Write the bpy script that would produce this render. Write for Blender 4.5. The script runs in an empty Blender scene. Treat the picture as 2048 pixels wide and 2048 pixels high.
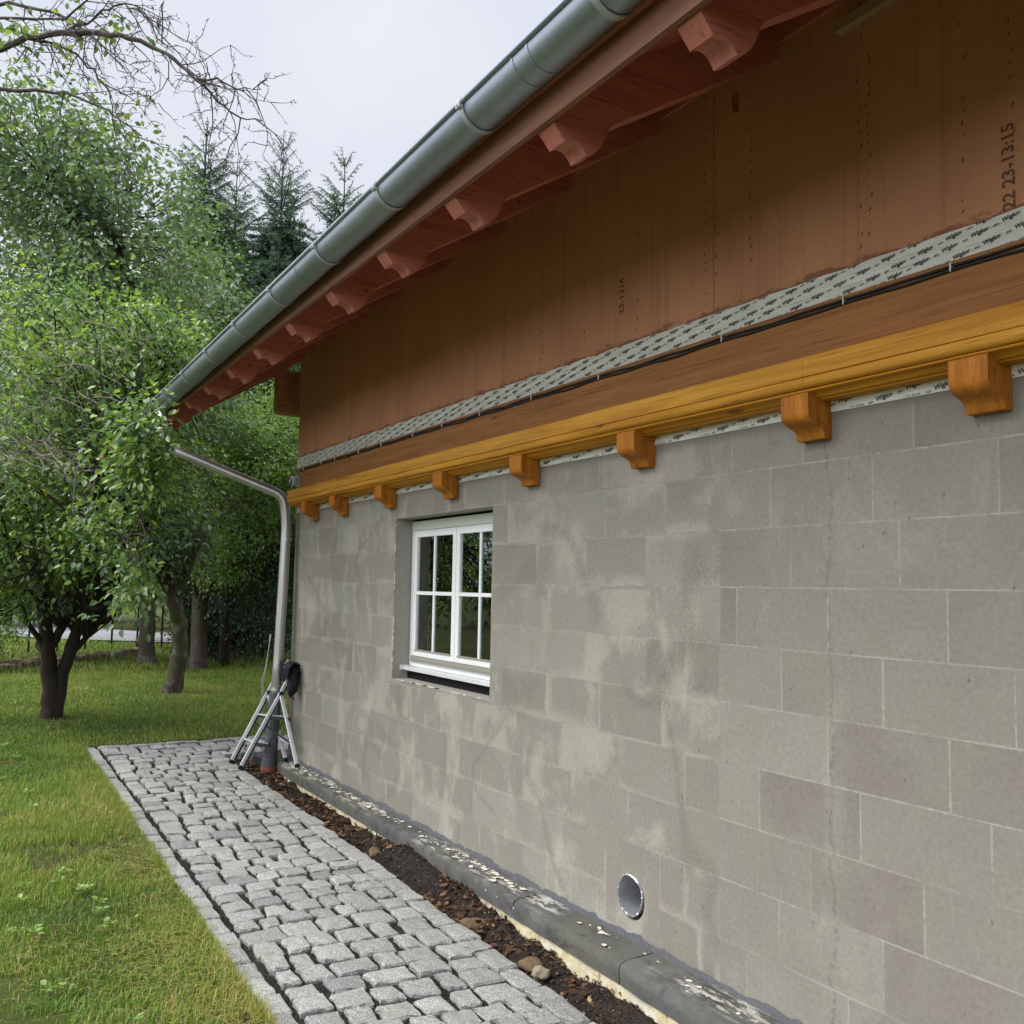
import bpy, bmesh, math, random
import numpy as np
from mathutils import Vector, Matrix

random.seed(7)
RNG = np.random.default_rng(11)
SC = bpy.context.scene
COL = SC.collection

# ------------------------------------------------------------------ camera
CAM_POS = (9.3, -2.95, 2.0)
YAW, PITCH, ROLL = math.radians(30.49), math.radians(4.583), math.radians(1.0)
fw = Vector((-math.cos(YAW) * math.cos(PITCH), math.sin(YAW) * math.cos(PITCH), math.sin(PITCH)))
rt = fw.cross(Vector((0, 0, 1))).normalized()
up = rt.cross(fw)
rt2 = rt * math.cos(ROLL) + up * math.sin(ROLL)
up2 = up * math.cos(ROLL) - rt * math.sin(ROLL)
cam = bpy.data.cameras.new('camera')
cam.sensor_width = 36.0
cam.lens = 1890.0 / 2048.0 * 36.0
cam.clip_start = 0.05
cam.clip_end = 2000.0
camo = bpy.data.objects.new('camera', cam)
COL.objects.link(camo)
camo.matrix_world = Matrix(((rt2.x, up2.x, -fw.x, CAM_POS[0]), (rt2.y, up2.y, -fw.y, CAM_POS[1]),
                            (rt2.z, up2.z, -fw.z, CAM_POS[2]), (0, 0, 0, 1)))
SC.camera = camo

# ------------------------------------------------------------------ sky, sun, exposure
SUN_EL, SUN_AZ = math.radians(48), math.radians(200)   # azimuth clockwise from +Y
world = bpy.data.worlds.new('World')
SC.world = world
world.use_nodes = True
wt = world.node_tree
wt.nodes.clear()
wo = wt.nodes.new('ShaderNodeOutputWorld')
bg = wt.nodes.new('ShaderNodeBackground')
bg.inputs['Strength'].default_value = 0.1
sky = wt.nodes.new('ShaderNodeTexSky')
sky.sky_type = 'NISHITA'
sky.sun_disc = False
sky.sun_elevation = SUN_EL
sky.sun_rotation = SUN_AZ
sky.dust_density = 4.0
hsv = wt.nodes.new('ShaderNodeHueSaturation')
hsv.inputs['Saturation'].default_value = 0.35
tc = wt.nodes.new('ShaderNodeTexCoord')
sep = wt.nodes.new('ShaderNodeSeparateXYZ')
mr = wt.nodes.new('ShaderNodeMapRange')          # overcast sky: brighter towards the zenith
mr.inputs['From Min'].default_value = 0.56
mr.inputs['From Max'].default_value = 1.0
mr.inputs['To Min'].default_value = 4.3
mr.inputs['To Max'].default_value = 19.0
cn = wt.nodes.new('ShaderNodeTexNoise')
cn.inputs['Scale'].default_value = 2.6
cn.inputs['Detail'].default_value = 5.0
cn.inputs['Roughness'].default_value = 0.5
cr = wt.nodes.new('ShaderNodeValToRGB')
cr.color_ramp.elements[0].position = 0.32
cr.color_ramp.elements[0].color = (0.82, 0.875, 1.02, 1)
cr.color_ramp.elements[1].position = 0.70
cr.color_ramp.elements[1].color = (1.03, 1.06, 1.15, 1)
vm = wt.nodes.new('ShaderNodeVectorMath')
vm.operation = 'SCALE'
mx = wt.nodes.new('ShaderNodeMix')
mx.data_type = 'RGBA'
mx.inputs['Factor'].default_value = 0.88
wt.links.new(sky.outputs[0], hsv.inputs['Color'])
wt.links.new(tc.outputs['Generated'], sep.inputs[0])
wt.links.new(sep.outputs['Z'], mr.inputs['Value'])
wt.links.new(tc.outputs['Generated'], cn.inputs['Vector'])
wt.links.new(cn.outputs['Fac'], cr.inputs['Fac'])
wt.links.new(cr.outputs['Color'], vm.inputs[0])
my = wt.nodes.new('ShaderNodeMapRange')          # extra sky brightness added behind the viewer's left shoulder, to light the boarding
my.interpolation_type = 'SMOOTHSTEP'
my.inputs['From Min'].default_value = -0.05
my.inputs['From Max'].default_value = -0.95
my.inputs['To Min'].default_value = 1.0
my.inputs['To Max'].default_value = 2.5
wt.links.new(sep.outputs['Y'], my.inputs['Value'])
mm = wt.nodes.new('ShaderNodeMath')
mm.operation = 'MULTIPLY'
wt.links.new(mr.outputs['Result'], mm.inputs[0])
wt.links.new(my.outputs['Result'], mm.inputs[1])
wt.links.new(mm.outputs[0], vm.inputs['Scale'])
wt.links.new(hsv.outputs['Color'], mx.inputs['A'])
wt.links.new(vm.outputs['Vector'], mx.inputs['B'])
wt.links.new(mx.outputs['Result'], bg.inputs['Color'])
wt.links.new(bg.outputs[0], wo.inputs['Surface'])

sun = bpy.data.lights.new('sun', 'SUN')
sun.energy = 1.4
sun.angle = math.radians(35)
sun.color = (1.0, 0.965, 0.90)
suno = bpy.data.objects.new('sun', sun)
COL.objects.link(suno)
sdir = Vector((math.sin(SUN_AZ) * math.cos(SUN_EL), math.cos(SUN_AZ) * math.cos(SUN_EL), math.sin(SUN_EL)))
suno.rotation_euler = sdir.to_track_quat('Z', 'Y').to_euler()
suno.location = (0, -20, 30)

SC.view_settings.view_transform = 'Standard'
SC.view_settings.look = 'None'
SC.view_settings.gamma = 1.0
SC.view_settings.exposure = 1.0
SC.cycles.max_bounces = 8
SC.cycles.transparent_max_bounces = 12


# ------------------------------------------------------------------ helpers: materials
class NT:
    def __init__(s, name):
        s.m = bpy.data.materials.new(name)
        s.m.use_nodes = True
        s.t = s.m.node_tree
        s.t.nodes.clear()
        s.out = s.t.nodes.new('ShaderNodeOutputMaterial')

    def n(s, typ, **kw):
        nd = s.t.nodes.new('ShaderNode' + typ)
        for k, v in kw.items():
            if isinstance(getattr(nd, k, None), (str, bool, int, float)) and hasattr(nd, k):
                setattr(nd, k, v)
        return nd

    def put(s, sock, val):
        if hasattr(val, 'is_output') or isinstance(val, bpy.types.NodeSocket):
            s.t.links.new(val, sock)
        else:
            if isinstance(val, (tuple, list)) and len(val) == 3 and len(sock.default_value) == 4:
                val = (*val, 1)
            sock.default_value = val

    def pos(s):
        if not hasattr(s, '_p'):
            s._p = s.n('NewGeometry').outputs['Position']
        return s._p

    def xyz(s):
        if not hasattr(s, '_x'):
            nd = s.n('SeparateXYZ')
            s.put(nd.inputs[0], s.pos())
            s._x = (nd.outputs[0], nd.outputs[1], nd.outputs[2])
        return s._x

    def mapped(s, scale=(1, 1, 1), rot=(0, 0, 0), loc=(0, 0, 0), vec=None):
        nd = s.n('Mapping')
        s.put(nd.inputs['Vector'], vec or s.pos())
        nd.inputs['Scale'].default_value = scale
        nd.inputs['Rotation'].default_value = rot
        nd.inputs['Location'].default_value = loc
        return nd.outputs[0]

    def noise(s, scale=5, detail=4, rough=0.55, vec=None, dist=0.0, col=False):
        nd = s.n('TexNoise')
        s.put(nd.inputs['Vector'], vec or s.pos())
        nd.inputs['Scale'].default_value = scale
        nd.inputs['Detail'].default_value = detail
        nd.inputs['Roughness'].default_value = rough
        nd.inputs['Distortion'].default_value = dist
        return nd.outputs['Color' if col else 'Fac']

    def voro(s, scale=5, vec=None, feature='F1', out='Distance', rnd=1.0):
        nd = s.n('TexVoronoi')
        nd.feature = feature
        s.put(nd.inputs['Vector'], vec or s.pos())
        nd.inputs['Scale'].default_value = scale
        nd.inputs['Randomness'].default_value = rnd
        return nd.outputs[out]

    def ramp(s, fac, stops, interp='LINEAR'):
        nd = s.n('ValToRGB')
        cr = nd.color_ramp
        cr.interpolation = interp
        while len(cr.elements) < len(stops):
            cr.elements.new(0.5)
        for e, (p, c) in zip(cr.elements, stops):
            e.position = p
            if isinstance(c, (int, float)):
                c = (c, c, c)
            e.color = (*c, 1)
        s.put(nd.inputs['Fac'], fac)
        return nd.outputs['Color']

    def math(s, op, a, b=0.0, c=None):
        nd = s.n('Math')
        nd.operation = op
        s.put(nd.inputs[0], a)
        s.put(nd.inputs[1], b)
        if c is not None:
            s.put(nd.inputs[2], c)
        return nd.outputs[0]

    def step(s, v, lo, hi):
        nd = s.n('MapRange')
        nd.interpolation_type = 'SMOOTHSTEP'
        s.put(nd.inputs['Value'], v)
        s.put(nd.inputs['From Min'], lo)
        s.put(nd.inputs['From Max'], hi)
        return nd.outputs['Result']

    def mix(s, fac, a, b, mode='MIX'):
        nd = s.n('Mix')
        nd.data_type = 'RGBA'
        nd.blend_type = mode
        s.put(nd.inputs['Factor'], fac)
        s.put(nd.inputs['A'], a)
        s.put(nd.inputs['B'], b)
        return nd.outputs['Result']

    def attr(s, name):
        nd = s.n('Attribute')
        nd.attribute_name = name
        return nd.outputs['Fac']

    def bump(s, h, strength=0.3, dist=0.01, normal=None):
        nd = s.n('Bump')
        nd.inputs['Strength'].default_value = strength
        nd.inputs['Distance'].default_value = dist
        s.put(nd.inputs['Height'], h)
        if normal is not None:
            s.put(nd.inputs['Normal'], normal)
        return nd.outputs[0]

    def bsdf(s, col, rough=0.7, spec=0.4, metal=0.0, normal=None, trans=None, **kw):
        nd = s.n('BsdfPrincipled')
        s.put(nd.inputs['Base Color'], col)
        s.put(nd.inputs['Roughness'], rough)
        s.put(nd.inputs['Specular IOR Level'], spec)
        s.put(nd.inputs['Metallic'], metal)
        if normal is not None:
            s.put(nd.inputs['Normal'], normal)
        sh = nd.outputs[0]
        if trans is not None:
            tr = s.n('BsdfTranslucent')
            s.put(tr.inputs['Color'], trans[1])
            ms = s.n('MixShader')
            ms.inputs[0].default_value = trans[0]
            s.t.links.new(sh, ms.inputs[1])
            s.t.links.new(tr.outputs[0], ms.inputs[2])
            sh = ms.outputs[0]
        s.t.links.new(sh, s.out.inputs['Surface'])
        return s.m


# ------------------------------------------------------------------ helpers: meshes
class MB:
    """collects vertices and faces of ONE mesh (world coordinates)"""
    def __init__(s):
        s.v, s.f, s.t = [], [], []      # t: per-vertex tone

    def add(s, vs, fs, tone=0.5):
        o = len(s.v)
        s.v += [tuple(p) for p in vs]
        s.t += [tone] * len(vs)
        s.f += [tuple(i + o for i in f) for f in fs]

    def box(s, x0, x1, y0, y1, z0, z1, tone=0.5):
        vs = [(x, y, z) for x in (x0, x1) for y in (y0, y1) for z in (z0, z1)]
        s.add(vs, [(0, 1, 3, 2), (4, 6, 7, 5), (0, 4, 5, 1), (2, 3, 7, 6), (0, 2, 6, 4), (1, 5, 7, 3)], tone)

    def beam(s, a, b, w, h, upv=(0, 0, 1), tone=0.5):
        a, b = Vector(a), Vector(b)
        d = (b - a).normalized()
        sd = d.cross(Vector(upv)).normalized()
        u = sd.cross(d)
        vs = []
        for p in (a, b):
            for i, j in ((-1, -1), (1, -1), (1, 1), (-1, 1)):
                vs.append(p + sd * (i * w / 2) + u * (j * h / 2))
        s.add(vs, [(0, 3, 2, 1), (4, 5, 6, 7), (0, 1, 5, 4), (1, 2, 6, 5), (2, 3, 7, 6), (3, 0, 4, 7)], tone)

    def tube(s, pts, rads, n=8, cap=True, tone=0.5):
        pts = [Vector(p) for p in pts]
        if isinstance(rads, (int, float)):
            rads = [rads] * len(pts)
        o = len(s.v)
        prev = None
        for i, p in enumerate(pts):
            d = (pts[min(i + 1, len(pts) - 1)] - pts[max(i - 1, 0)])
            if d.length < 1e-9:
                d = Vector((0, 0, 1))
            d.normalize()
            if prev is None:
                ref = Vector((0, 0, 1)) if abs(d.z) < 0.9 else Vector((1, 0, 0))
                a = d.cross(ref).normalized()
            else:
                a = (prev - d * prev.dot(d))
                a = a.normalized() if a.length > 1e-6 else d.orthogonal().normalized()
            prev = a
            b = d.cross(a)
            for k in range(n):
                t = 2 * math.pi * k / n
                s.v.append(tuple(p + (a * math.cos(t) + b * math.sin(t)) * rads[i]))
                s.t.append(tone)
        for i in range(len(pts) - 1):
            for k in range(n):
                k2 = (k + 1) % n
                s.f.append((o + i * n + k, o + i * n + k2, o + (i + 1) * n + k2, o + (i + 1) * n + k))
        if cap:
            s.f.append(tuple(o + k for k in reversed(range(n))))
            s.f.append(tuple(o + (len(pts) - 1) * n + k for k in range(n)))

    def prism(s, prof, x0, x1, tone=0.5):
        """closed profile in (y, z) swept along X"""
        n = len(prof)
        vs = [(x0, y, z) for y, z in prof] + [(x1, y, z) for y, z in prof]
        fs = [(i, (i + 1) % n, n + (i + 1) % n, n + i) for i in range(n)]
        fs += [tuple(reversed(range(n))), tuple(range(n, 2 * n))]
        s.add(vs, fs, tone)

    def strip(s, prof, x0, x1, tone=0.5):
        """open profile in (y, z) swept along X"""
        n = len(prof)
        vs = [(x0, y, z) for y, z in prof] + [(x1, y, z) for y, z in prof]
        s.add(vs, [(i, i + 1, n + i + 1, n + i) for i in range(n - 1)], tone)


ORIGIN = {}


def link(o, parent):
    COL.objects.link(o)
    if parent is not None:
        o.parent = parent
        ORIGIN[o.name] = ORIGIN.get(parent.name, Vector((0, 0, 0)))
    return o


def make(name, mb, mat, parent=None, smooth=False, bevel=0.0, fix=True, bseg=2):
    me = bpy.data.meshes.new(name)
    og = ORIGIN.get(parent.name, Vector((0, 0, 0))) if parent is not None else Vector((0, 0, 0))
    me.from_pydata([(v[0] - og.x, v[1] - og.y, v[2] - og.z) for v in mb.v], [], mb.f)
    a = me.attributes.new('tone', 'FLOAT', 'POINT')
    a.data.foreach_set('value', np.array(mb.t, dtype=np.float32))
    if fix or bevel:
        bm = bmesh.new()
        bm.from_mesh(me)
        if fix:
            bmesh.ops.recalc_face_normals(bm, faces=bm.faces[:])
        if bevel:
            ed = [e for e in bm.edges if len(e.link_faces) == 2 and e.calc_face_angle(0) > 0.5]
            bmesh.ops.bevel(bm, geom=ed, offset=bevel, segments=bseg, affect='EDGES', profile=0.6)
        bm.to_mesh(me)
        bm.free()
    if mat is not None:
        me.materials.append(mat)
    if smooth:
        me.shade_smooth()
        if smooth != 'all':
            me.set_sharp_from_angle(angle=math.radians(40))
    o = bpy.data.objects.new(name, me)
    return link(o, parent)


def make_np(name, V, F, mat, tone=None, parent=None, smooth=False):
    """V (N,3), F list of (M,k) index arrays"""
    og = ORIGIN.get(parent.name, Vector((0, 0, 0))) if parent is not None else Vector((0, 0, 0))
    V = np.asarray(V, dtype=np.float32) - np.array(og, dtype=np.float32)
    me = bpy.data.meshes.new(name)
    me.vertices.add(len(V))
    me.vertices.foreach_set('co', V.ravel())
    loops = np.concatenate([f.ravel() for f in F]).astype(np.int32)
    tot = np.concatenate([np.full(len(f), f.shape[1]) for f in F]).astype(np.int32)
    start = np.concatenate([[0], np.cumsum(tot)[:-1]]).astype(np.int32)
    me.loops.add(len(loops))
    me.loops.foreach_set('vertex_index', loops)
    me.polygons.add(len(tot))
    me.polygons.foreach_set('loop_start', start)
    me.polygons.foreach_set('loop_total', tot)
    if tone is not None:
        a = me.attributes.new('tone', 'FLOAT', 'POINT')
        a.data.foreach_set('value', np.asarray(tone, dtype=np.float32))
    me.update(calc_edges=True)
    me.materials.append(mat)
    if smooth:
        me.shade_smooth()
    o = bpy.data.objects.new(name, me)
    return link(o, parent)


def empty(name, loc=(0, 0, 0)):
    o = bpy.data.objects.new(name, None)
    o.location = loc
    o.empty_display_size = 0.1
    COL.objects.link(o)
    ORIGIN[o.name] = Vector(loc)
    return o


def tag(o, label=None, cat=None, group=None, kind=None):
    if label: o['label'] = label
    if cat: o['category'] = cat
    if group: o['group'] = group
    if kind: o['kind'] = kind
    return o


def copy_tree(o, parent, dx=(0, 0, 0)):
    c = o.copy()
    COL.objects.link(c)
    c.parent = parent
    c.location = Vector(o.location) + Vector(dx)
    for ch in list(o.children):
        copy_tree(ch, c)
    return c


def vnoise(x, y, seed=0):
    """smooth 2-D value noise in 0..1 (numpy)"""
    r = np.random.default_rng(seed).random((256, 256))
    xi, yi = np.floor(x).astype(int), np.floor(y).astype(int)
    fx, fy = x - xi, y - yi
    fx, fy = fx * fx * (3 - 2 * fx), fy * fy * (3 - 2 * fy)
    g = lambda a, b: r[a % 256, b % 256]
    return (g(xi, yi) * (1 - fx) + g(xi + 1, yi) * fx) * (1 - fy) + (g(xi, yi + 1) * (1 - fx) + g(xi + 1, yi + 1) * fx) * fy


def gz(x, y=0.0):
    """height of the garden: rises gently towards the far end"""
    x = np.asarray(x, dtype=float)
    a = 0.1 + 0.0205 * (5.3 - np.clip(x, -2.0, 9.0))
    b = 0.05 * np.clip((-2.0 - x) / 4.0, 0, 1)
    return a + b


# ------------------------------------------------------------------ materials
def wood(name, c1, c2, knot, rot=(0, 0, 0), grain=(1.1, 24, 24), rough=0.55, spec=0.35, worn=None, kscale=(1.25, 5.0, 5.0)):
    t = NT(name)
    v = t.mapped(grain, rot)
    n1 = t.noise(1.0, 5, 0.6, v, 0.6)
    n2 = t.noise(2.6, 5, 0.7, t.mapped(tuple(g * q for g, q in zip(grain, (0.55, 2.0, 2.0) if grain[0] < 5 else (2.0, 0.6, 2.0))), rot), 0.15)
    n3 = t.noise(1.1, 3, 0.5)
    col = t.ramp(n1, [(0.3, c1), (0.7, c2)])
    dk = tuple(q * 0.55 for q in c1)
    col = t.mix(t.math('MULTIPLY', t.step(n2, 0.53, 0.68), 0.6), col, dk, 'MIX')
    cr = t.noise(1.0, 2, 0.5, t.mapped(tuple(g * q for g, q in zip(grain, (0.35, 2.2, 2.2) if grain[0] < 5 else (2.0, 0.5, 2.0))), rot), 0.0)
    col = t.mix(t.math('MULTIPLY', t.math('SUBTRACT', 1.0, t.step(t.math('ABSOLUTE', t.math('SUBTRACT', cr, 0.5)), 0.0, 0.012)), 0.55), col, knot)
    col = t.mix(0.55, col, t.mix(n3, (0.66, 0.66, 0.66), (1.28, 1.28, 1.28)), 'MULTIPLY')
    kv = t.mapped(kscale, rot)
    kd = t.voro(1.0, kv)
    k = t.math('SUBTRACT', 1.0, t.step(kd, 0.05, 0.085))
    col = t.mix(k, col, knot)
    halo = t.math('SUBTRACT', 1.0, t.step(kd, 0.07, 0.2))
    col = t.mix(t.math('MULTIPLY', halo, 0.35), col, c1)
    if worn:
        col = t.mix(t.math('MULTIPLY', t.step(t.noise(2.3, 6, 0.65), 0.48, 0.7), 0.75), col, worn)
    h = t.math('ADD', n1, t.math('MULTIPLY', n2, 0.5))
    return t.bsdf(col, rough, spec, normal=t.bump(h, 0.25, 0.004))


M = {}
M['beam'] = wood('yellow_glazed_wood', (0.38, 0.160, 0.016), (0.62, 0.310, 0.040), (0.11, 0.035, 0.006), rough=0.6, spec=0.15, kscale=(2.2, 9, 9))
M['mould'] = wood('ochre_moulding', (0.38, 0.150, 0.010), (0.58, 0.26, 0.02), (0.12, 0.04, 0.008), rough=0.6, spec=0.15)
M['corbel'] = wood('orange_brown_wood', (0.28, 0.088, 0.008), (0.50, 0.185, 0.020), (0.15, 0.045, 0.005), grain=(26, 26, 2.2), rough=0.58, spec=0.2, kscale=(4, 4, 2))
M['plank'] = wood('brown_plank', (0.23, 0.092, 0.025), (0.36, 0.152, 0.042), (0.07, 0.022, 0.006), rough=0.6, spec=0.2, kscale=(1.9, 8, 8))
M['fascia'] = wood('fascia_wood', (0.21, 0.090, 0.052), (0.30, 0.135, 0.078), (0.10, 0.04, 0.025), rough=0.6)
M['rafter'] = wood('red_brown_rafter', (0.44, 0.135, 0.10), (0.58, 0.205, 0.150), (0.15, 0.04, 0.02), rot=(math.radians(-31.5), 0, 0), grain=(14, 1.5, 14), rough=0.5)
M['soffit'] = wood('red_brown_soffit', (0.45, 0.14, 0.105), (0.58, 0.215, 0.155), (0.15, 0.04, 0.02), rough=0.5)
M['verge'] = wood('weathered_beam', (0.44, 0.20, 0.10), (0.58, 0.29, 0.15), (0.14, 0.06, 0.03), grain=(10, 1.5, 10), worn=(0.20, 0.15, 0.12))
M['batten'] = wood('raw_batten', (0.36, 0.24, 0.13), (0.46, 0.33, 0.19), (0.2, 0.1, 0.05))

# block wall ---------------------------------------------------------------
t = NT('grey_block_masonry')
x, y, z = t.xyz()
tone, joint, halo = t.attr('tone'), t.attr('joint'), t.attr('halo')
big = t.noise(1.9, 4, 0.55)
blo = t.noise(3.1, 4, 0.6, t.mapped((1, 1, 1), (0, 0, 0), (11, 0, 5)))
med = t.noise(4.0, 5, 0.6)
fine = t.noise(55, 3, 0.6)
smear = t.noise(1.0, 5, 0.62, t.mapped((2.4, 2.4, 1.5)), 0.4)
lightc = (0.315, 0.298, 0.248)
c_tone = t.ramp(tone, [(0.0, (0.180, 0.160, 0.134)), (0.35, (0.200, 0.182, 0.153)), (0.7, (0.216, 0.202, 0.169)), (1.0, (0.242, 0.230, 0.192))])
left = t.math('SUBTRACT', 1.0, t.step(x, 6.125, 6.135))
c_tone = t.mix(t.math('MULTIPLY', t.step(blo, 0.40, 0.62), 0.55), c_tone, (0.206, 0.200, 0.159))
c_tone = t.mix(t.math('MULTIPLY', t.step(big, 0.52, 0.70), 0.45), c_tone, (0.200, 0.178, 0.152))
hn = t.math('MULTIPLY', halo, t.step(t.noise(2.6, 5, 0.65, t.mapped((1, 1, 0.8), (0, 0, 0), (4, 0, 8))), 0.33, 0.62))
c_tone = t.mix(t.math('MULTIPLY', t.step(hn, 0.15, 0.75), 0.62), c_tone, lightc)
sm = t.step(t.math('ADD', smear, t.math('MULTIPLY', t.noise(26, 4, 0.7), 0.09)), 0.56, 0.74)
sm = t.math('MULTIPLY', sm, t.math('MULTIPLY_ADD', left, 0.55, 0.35))
col = t.mix(sm, c_tone, lightc)
jn = t.math('ADD', t.math('MULTIPLY', t.noise(3.5, 4, 0.6), 0.6), t.math('MULTIPLY', t.noise(45, 4, 0.7), 0.4))
jv = t.math('MULTIPLY', joint, t.math('MULTIPLY_ADD', t.step(jn, 0.40, 0.58), 0.85, 0.02))
jv = t.math('MULTIPLY', jv, t.math('MULTIPLY_ADD', left, -0.22, 0.82))
col = t.mix(jv, col, (0.325, 0.312, 0.268))
col = t.mix(0.5, col, t.mix(med, (0.84, 0.84, 0.84), (1.16, 1.16, 1.15)), 'MULTIPLY')
col = t.mix(0.7, col, t.mix(fine, (0.6, 0.6, 0.6), (1.4, 1.4, 1.4)), 'MULTIPLY')
# trowel sweeps: thin darker contour bands of a slow noise
sw = t.noise(0.75, 2, 0.4, t.mapped((1, 1, 1.1), (0, 0, 0), (3.3, 0, 1.7)), 0.3)
band = t.math('SUBTRACT', 1.0, t.step(t.math('ABSOLUTE', t.math('SUBTRACT', sw, 0.5)), 0.0, 0.02))
band = t.math('MULTIPLY', band, t.step(t.noise(1.3, 2, 0.5, t.mapped((1, 1, 1), (0, 0, 0), (7, 0, 2))), 0.36, 0.55))
band = t.math('MULTIPLY', band, t.math('MULTIPLY_ADD', left, 0.7, 0.3))
band = t.math('MULTIPLY', band, t.step(t.noise(85, 4, 0.75), 0.42, 0.56))
col = t.mix(t.math('MULTIPLY', band, 0.52), col, (0.115, 0.10, 0.08))
grit = t.math('MULTIPLY', t.step(t.noise(110, 3, 0.7), 0.60, 0.68), t.step(t.noise(1.5, 3, 0.55, t.mapped((1, 1, 1), (0, 0, 0), (2, 0, 9))), 0.45, 0.65))
col = t.mix(t.math('MULTIPLY', grit, 0.5), col, (0.10, 0.09, 0.075))
# rough vertical mortar ridge and old outline
wob = t.math('MULTIPLY', t.math('SUBTRACT', t.noise(6, 4, 0.6), 0.5), 0.14)
cx = t.math('ABSOLUTE', t.math('ADD', t.math('SUBTRACT', x, 6.745), wob))
crack = t.math('MULTIPLY', t.math('SUBTRACT', 1.0, t.step(cx, 0.002, 0.014)), t.step(t.noise(24, 4, 0.7), 0.42, 0.58))
col = t.mix(t.math('MULTIPLY', crack, 0.5), col, (0.13, 0.115, 0.095))
seam = t.math('MULTIPLY', t.math('SUBTRACT', 1.0, t.step(t.math('ABSOLUTE', t.math('SUBTRACT', x, 6.13)), 0.001, 0.008)), 0.3)
col = t.mix(seam, col, (0.22, 0.2, 0.165))
# little gouges and spots
sp = t.voro(9.5, t.mapped((1.6, 1.0, 0.8)))
spot = t.math('MULTIPLY', t.math('SUBTRACT', 1.0, t.step(sp, 0.04, 0.085)), t.step(t.noise(2.2, 2, 0.5), 0.42, 0.5))
col = t.mix(t.math('MULTIPLY', spot, 0.8), col, (0.11, 0.095, 0.08))
sc2 = t.voro(4.0, t.mapped((5.0, 1.0, 0.8), (0, 0.15, 0)))
scr = t.math('MULTIPLY', t.math('SUBTRACT', 1.0, t.step(sc2, 0.04, 0.08)), t.step(t.noise(1.7, 2, 0.5), 0.45, 0.52))
col = t.mix(t.math('MULTIPLY', scr, 0.5), col, (0.14, 0.12, 0.10))
# dark sealing slurry along the foot, and grey slurry just under the beam
edge = t.math('ADD', z, t.math('MULTIPLY', t.math('SUBTRACT', t.noise(5.5, 6, 0.65), 0.5), 0.11))
bit = t.math('SUBTRACT', 1.0, t.step(edge, 0.322, 0.328))
col = t.mix(bit, col, t.mix(t.noise(38, 4, 0.7), (0.055, 0.057, 0.062), (0.16, 0.163, 0.172)))
edge2 = t.math('ADD', z, t.math('MULTIPLY', t.math('SUBTRACT', t.noise(9, 5, 0.7), 0.5), 0.09))
slur = t.math('MULTIPLY', t.step(edge2, 2.655, 2.685), 0.6)
col = t.mix(slur, col, (0.19, 0.17, 0.145))
h = t.math('ADD', t.math('MULTIPLY', med, 0.5), t.math('ADD', t.math('MULTIPLY', fine, 0.22), t.math('ADD', t.math('MULTIPLY', crack, 0.6), t.math('MULTIPLY', jv, 0.35))))
M['block'] = t.bsdf(col, 0.9, 0.2, normal=t.bump(h, 0.35, 0.006))

# fibre board cladding -------------------------------------------------------
t = NT('brown_fibre_board')
x, y, z = t.xyz()
st = t.noise(1.0, 4, 0.6, t.mapped((16, 16, 0.5)))
st2 = t.noise(1.0, 3, 0.6, t.mapped((42, 42, 0.9)))
fine = t.noise(160, 3, 0.7)
med = t.noise(2.0, 4, 0.5)
col = t.ramp(med, [(0.3, (0.44, 0.206, 0.114)), (0.7, (0.54, 0.266, 0.137))])
col = t.mix(t.math('MULTIPLY', t.step(st, 0.52, 0.66), 0.24), col, (0.20, 0.098, 0.055))
col = t.mix(t.math('MULTIPLY', t.step(st2, 0.6, 0.72), 0.2), col, (0.18, 0.088, 0.05))
col = t.mix(0.6, col, t.mix(fine, (0.7, 0.7, 0.7), (1.3, 1.3, 1.3)), 'MULTIPLY')
sk = t.math('ADD', z, t.math('MULTIPLY', t.math('SUBTRACT', t.noise(1.0, 6, 0.7, t.mapped((5, 5, 14))), 0.5), 0.16))
damp = t.math('SUBTRACT', 1.0, t.step(sk, 3.278, 3.292))
col = t.mix(t.math('MULTIPLY', damp, 0.6), col, (0.12, 0.045, 0.026))
M['clad'] = t.bsdf(col, 0.92, 0.15, normal=t.bump(t.math('ADD', fine, t.math('MULTIPLY', st2, 0.4)), 0.5, 0.003))

t = NT('tape')
cr_ = t.noise(1.0, 4, 0.6, t.mapped((3, 30, 60)), 0.8)
col = t.ramp(cr_, [(0.3, (0.56, 0.56, 0.47)), (0.7, (0.70, 0.70, 0.61))])
M['tape'] = t.bsdf(col, 0.45, 0.4, normal=t.bump(cr_, 0.6, 0.006))
t = NT('print'); M['print'] = t.bsdf((0.035, 0.036, 0.035), 0.6, 0.2)
t = NT('stamp'); M['stamp'] = t.bsdf((0.15, 0.075, 0.046), 0.8, 0.1)

# metals ---------------------------------------------------------------------
t = NT('weathered_zinc')
n1 = t.noise(1.0, 5, 0.6, t.mapped((0.9, 6, 6)))
n2 = t.noise(24, 4, 0.7)
col = t.ramp(n1, [(0.3, (0.26, 0.295, 0.33)), (0.7, (0.41, 0.455, 0.50))])
col = t.mix(0.4, col, t.mix(n2, (0.75, 0.75, 0.75), (1.25, 1.25, 1.25)), 'MULTIPLY')
M['zinc'] = t.bsdf(col, t.math('MULTIPLY_ADD', n1, 0.25, 0.30), 0.5, 0.72, normal=t.bump(n1, 0.08, 0.01))
t = NT('bright_zinc')
n1 = t.noise(1.0, 4, 0.6, t.mapped((6, 6, 1.2)))
M['pipe'] = t.bsdf(t.ramp(n1, [(0.3, (0.47, 0.465, 0.455)), (0.7, (0.62, 0.615, 0.60))]), 0.33, 0.5, 0.8)
t = NT('bracket_metal'); M['bracket'] = t.bsdf((0.46, 0.47, 0.47), 0.45, 0.5, 0.4)
t = NT('aluminium')
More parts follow.
